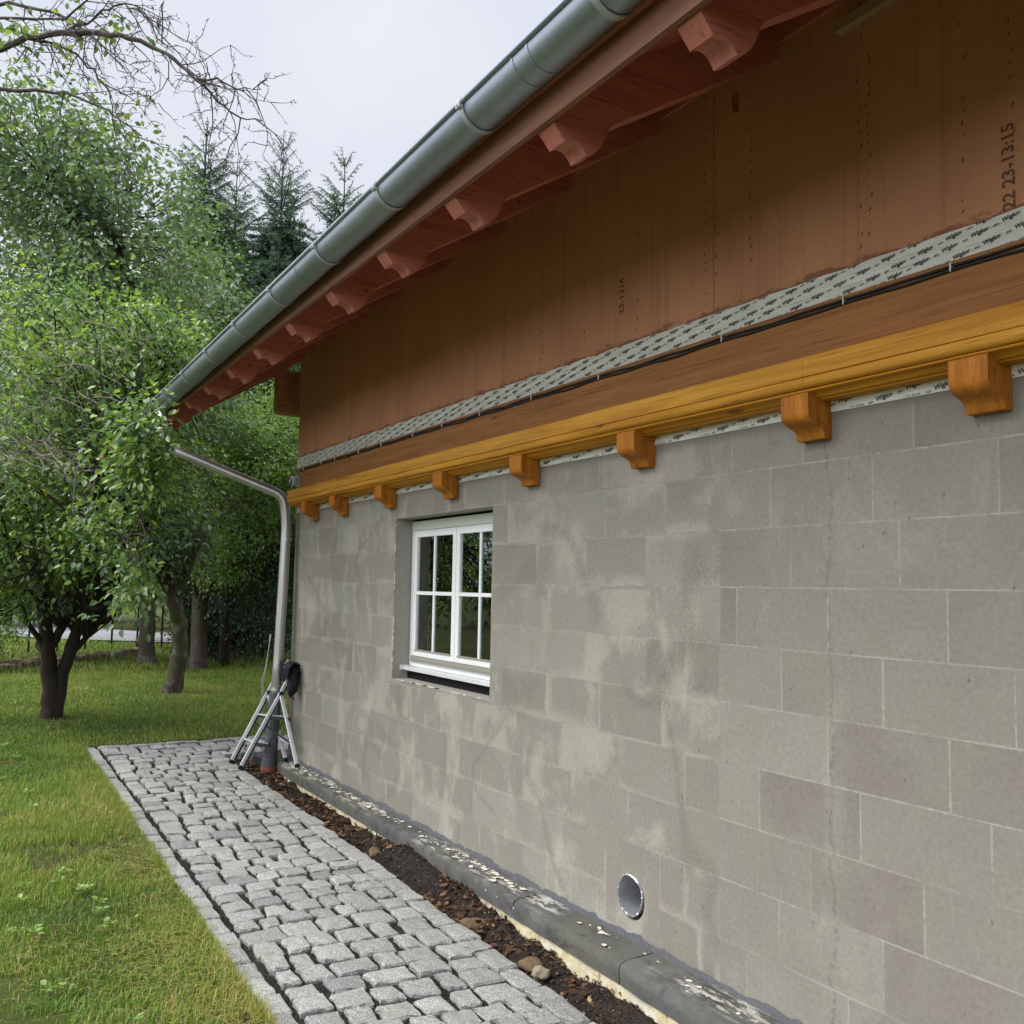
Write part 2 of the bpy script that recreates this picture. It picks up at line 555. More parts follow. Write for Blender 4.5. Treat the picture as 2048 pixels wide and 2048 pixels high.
n1 = t.noise(1.0, 4, 0.6, t.mapped((30, 30, 3)))
M['alu'] = t.bsdf(t.mix(n1, (0.66, 0.67, 0.68), (0.82, 0.83, 0.84)), 0.36, 0.5, 0.35)
t = NT('duct'); M['duct'] = t.bsdf((0.62, 0.63, 0.65), 0.30, 0.5, 0.75)
t = NT('grey_pvc'); M['pvc'] = t.bsdf(t.mix(t.noise(9, 4, 0.6), (0.055, 0.062, 0.07), (0.085, 0.092, 0.10)), 0.38, 0.45)
t = NT('red_pvc'); M['redpvc'] = t.bsdf(t.mix(t.noise(20, 4, 0.6), (0.18, 0.05, 0.035), (0.26, 0.09, 0.06)), 0.5, 0.4)
t = NT('black_rubber'); M['black'] = t.bsdf((0.013, 0.013, 0.014), 0.5, 0.4)
t = NT('white_plastic'); M['white'] = t.bsdf(t.mix(t.noise(6, 3, 0.5), (0.70, 0.71, 0.69), (0.78, 0.79, 0.77)), 0.32, 0.45)
t = NT('shutter_box'); M['shutter'] = t.bsdf((0.62, 0.65, 0.57), 0.45, 0.4)
t = NT('sill_beige'); M['bead'] = t.bsdf((0.26, 0.245, 0.205), 0.5, 0.4)
t = NT('camera_white'); M['camwhite'] = t.bsdf((0.60, 0.56, 0.54), 0.4, 0.4)
t = NT('sealing_dark'); M['gap'] = t.bsdf((0.012, 0.012, 0.012), 0.8, 0.1)
t = NT('reveal')
n1 = t.noise(6, 5, 0.6)
M['reveal'] = t.bsdf(t.mix(n1, (0.27, 0.25, 0.215), (0.36, 0.34, 0.30)), 0.9, 0.2, normal=t.bump(n1, 0.3, 0.005))
t = NT('curtain'); M['curtain'] = t.bsdf(t.mix(t.noise(1.0, 3, 0.5, t.mapped((60, 60, 1))), (0.60, 0.565, 0.50), (0.76, 0.72, 0.66)), 0.9, 0.1)
t = NT('window_glass')
fr = t.n('Fresnel'); fr.inputs['IOR'].default_value = 1.52
gl = t.n('BsdfGlossy'); gl.inputs['Roughness'].default_value = 0.0; gl.inputs['Color'].default_value = (0.95, 1, 0.98, 1)
tr = t.n('BsdfTransparent'); tr.inputs['Color'].default_value = (0.93, 0.95, 0.94, 1)
ms = t.n('MixShader')
t.t.links.new(t.math('MULTIPLY', fr.outputs[0], 1.9), ms.inputs[0])
t.t.links.new(tr.outputs[0], ms.inputs[1]); t.t.links.new(gl.outputs[0], ms.inputs[2])
t.t.links.new(ms.outputs[0], t.out.inputs['Surface'])
M['glass'] = t.m
t = NT('dark_room'); M['room'] = t.bsdf((0.05, 0.045, 0.04), 0.9, 0.1)

# plinth -----------------------------------------------------------------------
t = NT('plinth_stone')
x, y, z = t.xyz()
n1 = t.noise(5, 6, 0.65); n2 = t.noise(70, 4, 0.7)
col = t.ramp(n1, [(0.3, (0.045, 0.045, 0.044)), (0.7, (0.125, 0.122, 0.113))])
col = t.mix(t.math('MULTIPLY', t.step(t.noise(1.6, 4, 0.6), 0.42, 0.62), 0.6), col, (0.095, 0.093, 0.066))
blk = t.step(t.noise(7, 6, 0.7, t.mapped((0.6, 1, 1.6), (0, 0, 0), (4, 1, 0))), 0.56, 0.66)
col = t.mix(t.math('MULTIPLY', blk, 0.75), col, (0.022, 0.022, 0.022))
col = t.mix(0.7, col, t.mix(n2, (0.5, 0.5, 0.5), (1.5, 1.5, 1.5)), 'MULTIPLY')
topm = t.step(z, 0.262, 0.276)
lm = t.math('MULTIPLY', topm, t.step(t.noise(1.0, 6, 0.75, t.mapped((7, 26, 10))), 0.50, 0.56))
lm = t.math('MULTIPLY', t.math('MULTIPLY', lm, t.step(y, -0.185, -0.10)), t.step(t.noise(1.15, 3, 0.5, t.mapped((1, 1, 1), (0, 0, 0), (5, 2, 0))), 0.43, 0.55))
col = t.mix(t.math('MULTIPLY', lm, 0.85), col, t.mix(n2, (0.30, 0.29, 0.23), (0.66, 0.64, 0.55)))
pv = t.voro(13, t.mapped((1, 1, 1)))
drip = t.math('MULTIPLY', t.math('SUBTRACT', 1.0, t.step(t.math('ADD', pv, t.math('MULTIPLY', t.noise(30, 3, 0.6), 0.14)), 0.16, 0.19)), t.step(t.noise(1.9, 3, 0.6), 0.52, 0.58))
col = t.mix(t.math('MULTIPLY', drip, 0.9), col, (0.68, 0.67, 0.61))
M['plinth'] = t.bsdf(col, 0.8, 0.3, normal=t.bump(t.math('ADD', n1, t.math('MULTIPLY', n2, 0.4)), 0.5, 0.006))
t = NT('cream_insulation')
n1 = t.noise(14, 6, 0.7)
dirt = t.step(t.noise(6, 6, 0.7), 0.42, 0.62)
col = t.mix(dirt, (0.46, 0.39, 0.22), (0.54, 0.51, 0.41))
col = t.mix(t.math('MULTIPLY', t.step(n1, 0.56, 0.64), 0.75), col, (0.10, 0.075, 0.045))
M['insul'] = t.bsdf(col, 0.85, 0.2, normal=t.bump(n1, 0.5, 0.01))
t = NT('paint_flakes')
M['flake'] = t.bsdf(t.mix(t.noise(30, 3, 0.6), (0.48, 0.44, 0.33), (0.74, 0.71, 0.62)), 0.8, 0.2)

# ground -----------------------------------------------------------------------
t = NT('granite_setts')
tone = t.attr('tone')
n1 = t.noise(150, 3, 0.75); n2 = t.voro(95); n3 = t.noise(9, 5, 0.6); n4 = t.noise(40, 4, 0.7)
col = t.ramp(tone, [(0.0, (0.200, 0.199, 0.191)), (0.5, (0.266, 0.265, 0.250)), (1.0, (0.335, 0.33, 0.308))])
col = t.mix(0.8, col, t.mix(t.step(n1, 0.38, 0.62), (0.36, 0.36, 0.37), (1.55, 1.55, 1.50)), 'MULTIPLY')
col = t.mix(t.math('MULTIPLY', t.math('SUBTRACT', 1.0, t.step(n2, 0.14, 0.24)), 0.5), col, (0.10, 0.10, 0.105))
col = t.mix(t.math('MULTIPLY', t.step(n3, 0.48, 0.68), 0.5), col, (0.20, 0.19, 0.135))
geo = t.n('NewGeometry')
sepn = t.n('SeparateXYZ'); t.put(sepn.inputs[0], geo.outputs['Normal'])
M['sett'] = t.bsdf(col, 0.85, 0.25, normal=t.bump(t.math('ADD', t.math('MULTIPLY', n1, 0.35), n4), 0.55, 0.005))

t = NT('dark_soil')
n1 = t.noise(28, 6, 0.7); n2 = t.noise(4, 4, 0.6); n3 = t.voro(90)
col = t.ramp(n1, [(0.3, (0.010, 0.009, 0.008)), (0.7, (0.050, 0.043, 0.036))])
col = t.mix(t.math('MULTIPLY', t.step(n2, 0.5, 0.7), 0.4), col, (0.070, 0.048, 0.032))
M['soil'] = t.bsdf(col, 0.95, 0.15, normal=t.bump(t.math('ADD', n1, n3), 0.9, 0.02))

t = NT('lawn_ground')
n1 = t.math('ADD', t.math('MULTIPLY', t.noise(35, 6, 0.7), 0.5), t.math('MULTIPLY', t.noise(130, 4, 0.75), 0.5)); n2 = t.noise(1.6, 6, 0.7); n3 = t.noise(0.35, 4, 0.55)
col = t.ramp(n1, [(0.3, (0.025, 0.032, 0.010)), (0.7, (0.085, 0.105, 0.026))])
col = t.mix(t.math('MULTIPLY', t.step(n2, 0.47, 0.60), 0.85), col, t.mix(n1, (0.022, 0.018, 0.014), (0.095, 0.072, 0.045)))
col = t.mix(t.math('MULTIPLY', t.step(n3, 0.45, 0.7), 0.4), col, (0.10, 0.13, 0.028))
M['lawn'] = t.bsdf(col, 0.95, 0.1, normal=t.bump(n1, 0.8, 0.03))
t = NT('asphalt'); M['road'] = t.bsdf(t.mix(t.noise(30, 5, 0.6), (0.17, 0.17, 0.18), (0.26, 0.26, 0.27)), 0.85, 0.3)
t = NT('earthy_stone'); M['lump'] = t.bsdf(t.mix(t.noise(30, 5, 0.65), (0.07, 0.048, 0.030), (0.21, 0.14, 0.085)), 0.95, 0.1, normal=t.bump(t.noise(40, 5, 0.6), 0.7, 0.02))
t = NT('garden_wall_stone'); M['stone'] = t.bsdf(t.mix(t.noise(18, 5, 0.65), (0.14, 0.11, 0.075), (0.36, 0.30, 0.21)), 0.9, 0.2, normal=t.bump(t.noise(25, 5, 0.6), 0.5, 0.02))


def leafmat(name, stops, tr=0.32, rough=0.38, spec=0.6):
    t = NT(name)
    tone = t.attr('tone')
    col = t.ramp(tone, stops)
    col = t.mix(0.4, col, t.mix(t.noise(0.9, 3, 0.5), (0.75, 0.78, 0.8), (1.25, 1.22, 1.15)), 'MULTIPLY')
    tcol = t.mix(1.0, col, (1.5, 1.6, 0.8), 'MULTIPLY')
    return t.bsdf(col, rough, spec, trans=(tr, tcol))


YEL = (0.55, 0.30, 0.015)
M['leafA'] = leafmat('fruit_tree_leaf', [(0.0, (0.045, 0.090, 0.046)), (0.4, (0.105, 0.185, 0.062)), (0.75, (0.22, 0.32, 0.066)), (0.985, (0.30, 0.39, 0.085)), (0.99, YEL)], 0.34)
M['leafB'] = leafmat('tall_tree_leaf', [(0.0, (0.070, 0.118, 0.078)), (0.5, (0.135, 0.205, 0.110)), (0.9, (0.22, 0.30, 0.115)), (0.99, (0.17, 0.21, 0.05)), (1.0, YEL)], 0.3)
M['leafC'] = leafmat('hedge_leaf', [(0.0, (0.060, 0.115, 0.042)), (0.5, (0.135, 0.225, 0.062)), (1.0, (0.27, 0.39, 0.09))], 0.42)
M['leafD'] = leafmat('far_leaf', [(0.0, (0.045, 0.085, 0.028)), (0.5, (0.09, 0.15, 0.040)), (1.0, (0.17, 0.25, 0.06))], 0.33)
M['leafE'] = leafmat('shade_tinted_leaf', [(0.0, (0.018, 0.040, 0.020)), (0.5, (0.035, 0.070, 0.030)), (1.0, (0.08, 0.13, 0.045))], 0.28)  # leaf colour darkened to stand in for shade inside the tree mass
M['needle'] = leafmat('spruce_needle', [(0.0, (0.065, 0.120, 0.100)), (0.5, (0.12, 0.19, 0.14)), (1.0, (0.19, 0.27, 0.16))], 0.12, 0.6, 0.3)
M['grass'] = leafmat('grass_blade', [(0.0, (0.036, 0.088, 0.014)), (0.3, (0.092, 0.182, 0.026)), (0.6, (0.205, 0.30, 0.046)), (0.8, (0.31, 0.305, 0.075)), (1.0, (0.40, 0.31, 0.13))], 0.3, 0.5, 0.3)
M['litter'] = leafmat('brown_leaf', [(0.0, (0.035, 0.020, 0.012)), (0.5, (0.115, 0.063, 0.036)), (0.85, (0.25, 0.15, 0.085)), (1.0, (0.44, 0.32, 0.20))], 0.1, 0.7, 0.2)


def bark(name, c1, c2, moss=None, lichen=None):
    t = NT(name)
    n1 = t.noise(1.0, 6, 0.65, t.mapped((22, 22, 5)))
    n2 = t.noise(7, 4, 0.6)
    col = t.mix(n1, c1, c2)
    if lichen:
        col = t.mix(t.math('MULTIPLY', t.step(n2, 0.5, 0.68), 0.8), col, lichen)
    if moss:
        col = t.mix(t.math('MULTIPLY', t.step(t.noise(3.0, 5, 0.6), 0.47, 0.62), 0.85), col, moss)
    return t.bsdf(col, 0.9, 0.15, normal=t.bump(n1, 0.7, 0.02))


M['bark'] = bark('dark_bark', (0.018, 0.015, 0.012), (0.060, 0.048, 0.036))
M['barkmoss'] = bark('mossy_bark', (0.028, 0.023, 0.018), (0.11, 0.09, 0.068), (0.07, 0.085, 0.02), (0.17, 0.18, 0.15))
M['barkgrey'] = bark('grey_bark', (0.05, 0.042, 0.032), (0.15, 0.125, 0.095), None, (0.13, 0.13, 0.10))
M['twig'] = bark('lichen_twig', (0.10, 0.085, 0.06), (0.24, 0.215, 0.16), None, (0.26, 0.26, 0.19))
M['twigdark'] = bark('dark_twig', (0.045, 0.038, 0.034), (0.11, 0.095, 0.08), None, (0.15, 0.15, 0.12))

# ================================================================== GROUND
def grid_sheet(name, xs, ys, zf, mat, smooth=True):
    X, Y = np.meshgrid(xs, ys, indexing='ij')
    Z = zf(X, Y)
    V = np.stack([X, Y, Z], -1).reshape(-1, 3)
    nx, ny = len(xs), len(ys)
    i = np.arange(nx * ny).reshape(nx, ny)
    F = np.stack([i[:-1, :-1], i[1:, :-1], i[1:, 1:], i[:-1, 1:]], -1).reshape(-1, 4)
    return make_np(name, V, [F], mat, smooth=smooth)


PATH_R, PATH_L, PATH_END = -0.385, -1.655, -1.72


def lawn_z(X, Y):
    z = gz(X) + 0.022 * (vnoise(X * 1.6 + 50, Y * 1.6 + 50, 3) - 0.5) + 0.012 * (vnoise(X * 6 + 90, Y * 6 + 90, 4) - 0.5) - 0.012
    inside = (Y > PATH_L + 0.004) & (X > PATH_END + 0.004)
    return np.where(inside, gz(X) - 0.075, z)


xs = np.unique(np.round(np.concatenate([[-400, -250, -150, -90, -60], np.arange(-48, -12, 1.2), np.arange(-12, -1.8, 0.16),
                        [PATH_END, PATH_END + 0.01], np.arange(-1.6, 9.5, 0.13), [10, 11, 13, 16, 20, 28, 40, 70, 150, 300]]), 4))
ys = np.unique(np.round(np.concatenate([[-300, -150, -80, -50, -36, -28, -22, -18], np.arange(-15, -4, 0.5), np.arange(-4, PATH_L - 0.03, 0.1),
                        [PATH_L, PATH_L + 0.01], np.arange(-1.5, 3, 0.2), np.arange(3, 12, 1.0), [14, 18, 24, 32, 45, 70, 120, 300]]), 4))
tag(grid_sheet('ground', xs, ys, lawn_z, M['lawn']), kind='structure')


def soil_z(X, Y):
    h = gz(X) - 0.05 + 0.05 * (vnoise(X * 4.5 + 20, Y * 4.5 + 30, 8) - 0.5) + 0.03 * (vnoise(X * 17, Y * 17 + 40, 9) - 0.5)
    h = h + 0.10 * np.clip((Y + 0.31) / 0.1, 0, 1) * np.clip((X - 1.5) / 2.0, 0.12, 1) * (X > 0.1) * (0.45 + 0.9 * vnoise(X * 1.3 + 3, Y * 0 + 3, 12))
    path = ((Y < PATH_R - 0.02) & (Y > PATH_L - 0.01)) | (X < -0.84)
    pit = (X < -0.05) & (X > -0.84) & (Y > -0.45)
    h = np.where(path & ~pit, gz(X) - 0.026 + 0.012 * (vnoise(X * 25, Y * 25 + 40, 5) - 0.5), h)
    return h


tag(grid_sheet('soil', np.arange(-1.71, 10, 0.03), np.arange(PATH_L + 0.012, 0.06, 0.03), soil_z, M['soil']), kind='structure')

# ---------------------------------------------------------------- cobbled path
pm = MB()
GU = [-1.0, -0.91, -0.45, 0.05, 0.5, 0.91, 1.0]


def sett(mb, c00, c10, c11, c01, top=None, tone=0.5, crisp=1.0):
    """one granite stone: bilinear patch over four corners, worn edges, rough skirt"""
    n = len(GU)
    dz = random.gauss(0, 0.004)
    tx, ty = random.gauss(0, 0.022), random.gauss(0, 0.022)
    cx = (c00[0] + c10[0] + c11[0] + c01[0]) / 4
    cy = (c00[1] + c10[1] + c11[1] + c01[1]) / 4
    vs = []
    for i, u in enumerate(GU):
        for j, v in enumerate(GU):
            a, b = (u + 1) / 2, (v + 1) / 2
            px = (c00[0] * (1 - a) + c10[0] * a) * (1 - b) + (c01[0] * (1 - a) + c11[0] * a) * b
            py = (c00[1] * (1 - a) + c10[1] * a) * (1 - b) + (c01[1] * (1 - a) + c11[1] * a) * b
            edge = i in (0, n - 1) or j in (0, n - 1)
            near = i in (1, n - 2) or j in (1, n - 2)
            corner = i in (0, n - 1) and j in (0, n - 1)
            k = 0.93 if corner else 1.0
            px, py = cx + (px - cx) * k, cy + (py - cy) * k
            s = 0.0065 if edge else (0.003 if near else 0.002)
            px += random.uniform(-s, s)
            py += random.uniform(-s, s)
            z = float(gz(px)) + dz + (px - cx) * tx + (py - cy) * ty + random.uniform(-0.0028, 0.0028)
            z -= (0.010 + random.uniform(0, 0.006)) if edge else (0.0025 if near else 0)
            vs.append((px, py, z))
    fs = [(i * n + j, (i + 1) * n + j, (i + 1) * n + j + 1, i * n + j + 1) for i in range(n - 1) for j in range(n - 1)]
    ring = [i * n for i in range(n)] + [(n - 1) * n + j for j in range(1, n)] + [i * n + n - 1 for i in range(n - 2, -1, -1)] + [j for j in range(n - 2, 0, -1)]
    o = len(vs)
    for r in ring:
        p = vs[r]
        vs.append((p[0] + (p[0] - cx) * 0.02 + random.uniform(-.002, .002), p[1] + (p[1] - cy) * 0.02 + random.uniform(-.002, .002), p[2] - 0.075))
    m = len(ring)
    for k in range(m):
        fs.append((ring[k], o + k, o + (k + 1) % m, ring[(k + 1) % m]))
    mb.add(vs, fs, tone)


def jit(p, s=0.013):
    return (p[0] + random.uniform(-s, s), p[1] + random.uniform(-s, s))


def st_tone():
    return min(1, max(0, random.gauss(0.5, 0.22)))


EDGE_IN_R, EDGE_IN_L = PATH_R - 0.115, PATH_L + 0.12
# edging rows
xx = PATH_END + 0.02
while xx < 9.6:
    L = random.uniform(0.15, 0.25)
    sett(pm, jit((xx, PATH_L), .006), jit((xx + L, PATH_L), .006), jit((xx + L, EDGE_IN_L - 0.012), .008), jit((xx, EDGE_IN_L - 0.012), .008), tone=st_tone())
    xx += L + random.uniform(0.002, 0.012)
xx = -0.1
while xx < 9.6:
    L = random.uniform(0.15, 0.26)
    far = max(0.0, min(1.0, (2.0 - xx) / 2.2)) * 0.05
    sett(pm, jit((xx, EDGE_IN_R - far), .006), jit((xx + L, EDGE_IN_R - far), .006), jit((xx + L, PATH_R - far), .012), jit((xx, PATH_R - far), .012), tone=min(1, st_tone() + .08))
    xx += L + random.uniform(0.0, 0.008)
# field rows across the path, the lines wander a little
rx = PATH_END + 0.13
rowi = 0
while rx < 9.5:
    d = random.uniform(0.142, 0.198)
    far = max(0.0, min(1.0, (2.0 - rx) / 2.2)) * 0.05
    y0 = EDGE_IN_L + 0.016
    y1 = EDGE_IN_R - 0.006 - far if rx > -0.1 else (-0.42 if rx > -0.93 else 2.6)
    yy = y0 + random.uniform(-0.004, 0.006)
    ws = []
    tot = y1 - yy
    while sum(ws) < tot - 0.05:
        ws.append(random.uniform(0.13, 0.225))
    k = tot / sum(ws)
    skew = lambda q: 0.035 * math.sin(q * 2.3 + rx * 1.7) + 0.03 * (q + 1.0)
    for w in ws:
        w *= k
        g1, g2 = random.uniform(0.009, 0.023), random.uniform(0.008, 0.020)
        a, b = yy + g1, yy + w - g1
        e = random.uniform(-0.018, 0.018)
        xa = rx + g2 / 2 + e
        xb = rx + d - g2 / 2 + e * 0.6
        s0, s1 = skew(a), skew(b)
        sett(pm, jit((xa + s0, a)), jit((xb + s0, a)), jit((xb + s1, b)), jit((xa + s1, b)), tone=st_tone())
        yy += w
    rx += d
    rowi += 1
# far edging and the rim of the soil pit at the downpipe
yy = PATH_L + 0.13
while yy < 2.6:
    L = random.uniform(0.13, 0.2)
    sett(pm, jit((PATH_END, yy), .006), jit((PATH_END + 0.115, yy), .006), jit((PATH_END + 0.115, yy + L - .006), .006), jit((PATH_END, yy + L - .006), .006), tone=st_tone())
    yy += L
yy = -0.42
while yy < 2.5:
    L = random.uniform(0.14, 0.2)
    sett(pm, jit((-0.93, yy), .006), jit((-0.83, yy), .006), jit((-0.83, yy + L - .006), .006), jit((-0.93, yy + L - .006), .006), tone=st_tone())
    yy += L
path = make('path', pm, M['sett'], fix=True)
path.data.set_sharp_from_angle(angle=math.radians(70)) if False else None
tag(path, kind='structure')

# ================================================================== HOUSE
house = empty('house', (0, 0, 0.2))
tag(house, 'unrendered grey block house with brown board upper storey and zinc gutter', 'house')
HX = 12.0

# block wall with measured courses; window opening and vent are left open
WIN = (2.51, 4.05, 1.29, 2.518)
VENT = (5.506, 0.497, 0.104)
VR = (5.30, 5.72, 0.335, 0.66)


def subtract(rects, h):
    out = []
    for a, b, c, d in rects:
        if b <= h[0] or a >= h[1] or d <= h[2] or c >= h[3]:
            out.append((a, b, c, d)); continue
        if a < h[0]: out.append((a, h[0], c, d)); a = h[0]
        if b > h[1]: out.append((h[1], b, c, d)); b = h[1]
        if c < h[2]: out.append((a, b, c, h[2])); c = h[2]
        if d > h[3]: out.append((a, b, h[3], d)); d = h[3]
    return out


wv, wf, wtone, wj, wh = [], [], [], [], []


def wquad(pts, tone, j, hl=None):
    o = len(wv)
    wv.extend(pts); wf.append(tuple(range(o, o + len(pts))))
    wtone.extend([tone] * len(pts)); wj.extend([j] * len(pts)); wh.extend(hl or [0.0] * len(pts))


def wblock(r, tone):
    """one block; left of the seam lime wash is smeared over its edges by a different width on each side"""
    parts = subtract(subtract([r], WIN), VR)
    for a, b, c, d in parts:
        if b - a < 0.12 or d - c < 0.12:
            wrect((a, b, c, d), tone, 0.0); continue
        s = 1.0 if b < 6.2 else (0.35 if random.random() < .35 else 0.0)
        ins = [random.choice([.012, .03, .06, .11]) * random.uniform(.6, 1.3) for _ in range(4)]
        hv = [s * random.choice([0, .4, .8, 1.0, 1.0]) for _ in range(4)]
        a2, b2, c2, d2 = a + min(ins[0], (b - a) * .4), b - min(ins[1], (b - a) * .4), c + min(ins[2], (d - c) * .4), d - min(ins[3], (d - c) * .4)
        P = [(a, 0, c), (b, 0, c), (b, 0, d), (a, 0, d)]
        Q = [(a2, 0, c2), (b2, 0, c2), (b2, 0, d2), (a2, 0, d2)]
        q0 = s * random.choice([0, 0, 0, .25, .8])
        wquad(Q, tone, 0.0, [q0] * 4)
        for i in range(4):
            k = (i + 1) % 4
            wquad([P[i], P[k], Q[k], Q[i]], tone, 0.0, [hv[i], hv[k], q0, q0])


def wrect(r, tone, j):
    for a, b, c, d in subtract(subtract([r], WIN), VR):
        if b - a > 1e-5 and d - c > 1e-5:
            wquad([(a, 0, c), (b, 0, c), (b, 0, d), (a, 0, d)], tone, j)


BED = [2.523 - 0.252 * k for k in range(-3, 10)]          # bed joints
first = {0: 6.625, 1: 6.441, 2: 6.55, 3: 6.23, 4: 6.484, 5: 6.235, 6: 6.375, 7: 6.63, 8: 6.47, 9: 6.30, -1: 6.4, -2: 6.6}
HJ = 0.0035
for k in range(-3, 10):
    ztop = BED[k + 3] if k > -3 else BED[0]
    if k == -3: continue
    zt, zb = BED[k + 2], BED[k + 3]
    row = k
    zt_, zb_ = zt - HJ, max(zb + HJ, 0.2)
    o = first.get(row, 6.4)
    js = [o + 0.505 * i for i in range(-15, 14)]
    js = [q + random.uniform(-.012, .012) for q in js]
    left_off = random.uniform(-0.2, 0.2)
    js = [q if q > 6.13 else q + left_off for q in js]
    js = sorted(q for q in js if 0.05 < q < HX and abs(q - 6.13) > 0.06) + [6.13]
    js = sorted(js)
    prev = 0.0
    for q in js + [HX]:
        w = HJ * random.uniform(0.7, 1.4)
        tn = min(1, max(0, random.gauss(0.45 if prev > 6 else 0.62, 0.24)))
        wblock((prev, q - w if q < HX else HX, zb_, zt_), tn)
        if q < HX:
            wrect((q - w, q + w, zb_, zt_), 0.6, 1.0 if abs(q - 6.13) > .01 else 0.4)
            prev = q + w
    if zb > 0.25:
        wrect((0, HX, zb - HJ, zb + HJ), 0.6, 1.0)
# patch with the round hole for the vent duct
na = 48
ang = sorted([2 * math.pi * i / na for i in range(na)] + [math.atan2(zz - VENT[1], xx_ - VENT[0]) % (2 * math.pi) for xx_ in VR[:2] for zz in VR[2:]])
pc, pr = [], []
for a in ang:
    dx, dz = math.cos(a), math.sin(a)
    ts = []
    if abs(dx) > 1e-9: ts.append(((VR[1] if dx > 0 else VR[0]) - VENT[0]) / dx)
    if abs(dz) > 1e-9: ts.append(((VR[3] if dz > 0 else VR[2]) - VENT[1]) / dz)
    tt = min(ts)
    pc.append((VENT[0] + dx * VENT[2], 0, VENT[1] + dz * VENT[2] * 1.02))
    pr.append((VENT[0] + dx * tt, 0, VENT[1] + dz * tt))
for i in range(len(ang)):
    j = (i + 1) % len(ang)
    wquad([pc[i], pr[i], pr[j], pc[j]], 0.55, 0.0)
    wquad([pc[i], pc[j], (pc[j][0], 0.3, pc[j][2]), (pc[i][0], 0.3, pc[i][2])], 0.4, 0.0)
# gable side of the wall and its back
wquad([(0, 0, 0.2), (0, 0, 3.2), (0, 8, 3.2), (0, 8, 0.2)], 0.5, 0.0)
wall = bpy.data.meshes.new('block_wall')
wall.from_pydata([(v[0], v[1], v[2] - 0.2) for v in wv], [], wf)
for nm, arr in (('tone', wtone), ('joint', wj), ('halo', wh)):
    a = wall.attributes.new(nm, 'FLOAT', 'POINT')
    a.data.foreach_set('value', np.array(arr, dtype=np.float32))
wall.materials.append(M['block'])
wallo = link(bpy.data.objects.new('block_wall', wall), house)

# plinth stones
XS = [0.17, 0.92, 1.87, 2.80, 3.74, 4.70, 5.68, 6.62, 7.57, 8.5, 9.5, 10.5, HX]
def yo(xv):
    return -np.interp(xv, [0, 2.8, 3.7, 4.7, 5.7, 6.2, 9], [0.15, 0.160, 0.165, 0.19, 0.206, 0.225, 0.225])
for a, b in zip(XS[:-1], XS[1:]):
    mb = MB()
    nseg = 14
    rows = []
    for i in range(nseg + 1):
        xx = a + 0.003 + (b - a - 0.006) * i / nseg
        Y = float(yo(xx))
        wob = random.uniform(-.004, .004)
        rr = 0.02 if a < 4 else 0.032
        prof = [(0.0, 0.293), (-0.06, 0.290 + random.uniform(-.003, .003)), (Y + 0.05, 0.287 + random.uniform(-.003, .003)), (Y + rr, 0.283), (Y + rr * .3, 0.283 - rr * .3), (Y + wob * .5, 0.283 - rr), (Y + 0.001 + wob, 0.23), (Y + 0.004 + wob, 0.185), (Y + 0.06, 0.183), (0.0, 0.183)]
        rows.append([(xx, p, q) for p, q in prof])
    n = len(rows[0])
    vs = [p for r in rows for p in r]
    fs = [(i * n + k, (i + 1) * n + k, (i + 1) * n + (k + 1) % n, i * n + (k + 1) % n) for i in range(nseg) for k in range(n)]
    fs += [tuple(range(n)), tuple(reversed(range(nseg * n, nseg * n + n)))]
    mb.add(vs, fs)
    make('plinth_stone', mb, M['plinth'], house, smooth=True)
# cream insulation under the plinth
mb = MB()
q = np.arange(0.3, 9.0, 0.05)
vs = []
for xx in q:
    Y = float(yo(xx)) + 0.012 + random.uniform(-.006, .006)
    vs += [(xx, Y, 0.1 - 0.06), (xx, Y + random.uniform(-.004, .004), 0.12), (xx, Y + .003, 0.182), (xx, Y + 0.1, 0.182)]
mb.add(vs, [(i * 4 + k, (i + 1) * 4 + k, (i + 1) * 4 + k + 1, i * 4 + k + 1) for i in range(len(q) - 1) for k in range(3)])
make('insulation_strip', mb, M['insul'], house, fix=False)
# cream paint flakes lying on the plinth against the wall
mb = MB()
for _ in range(300):
    xx = random.choice([random.gauss(1.0, .55), random.gauss(2.2, .5), random.gauss(4.0, .35), random.uniform(.3, 7.5)])
    if xx < 0.25 or xx > 8: continue
    yy = -0.035 - abs(random.gauss(0, 0.045))
    if yy < float(yo(xx)) + 0.03: continue
    s = random.choice([.004, .005, .006, .008, .012, .02]) * random.uniform(.7, 1.3)
    zz = 0.292 + random.uniform(.0005, .004)
    r = random.uniform(0, 6.28)
    pts = []
    for k in range(5):
        rr = s * random.uniform(.5, 1.2)
        pts.append((xx + math.cos(r + k * 1.257) * rr * 1.5, yy + math.sin(r + k * 1.257) * rr, zz + random.uniform(-.002, .003)))
    mb.add(pts, [(0, 1, 2, 3, 4)])
tag(make('paint_flakes', mb, M['flake'], house, fix=False), kind='stuff')

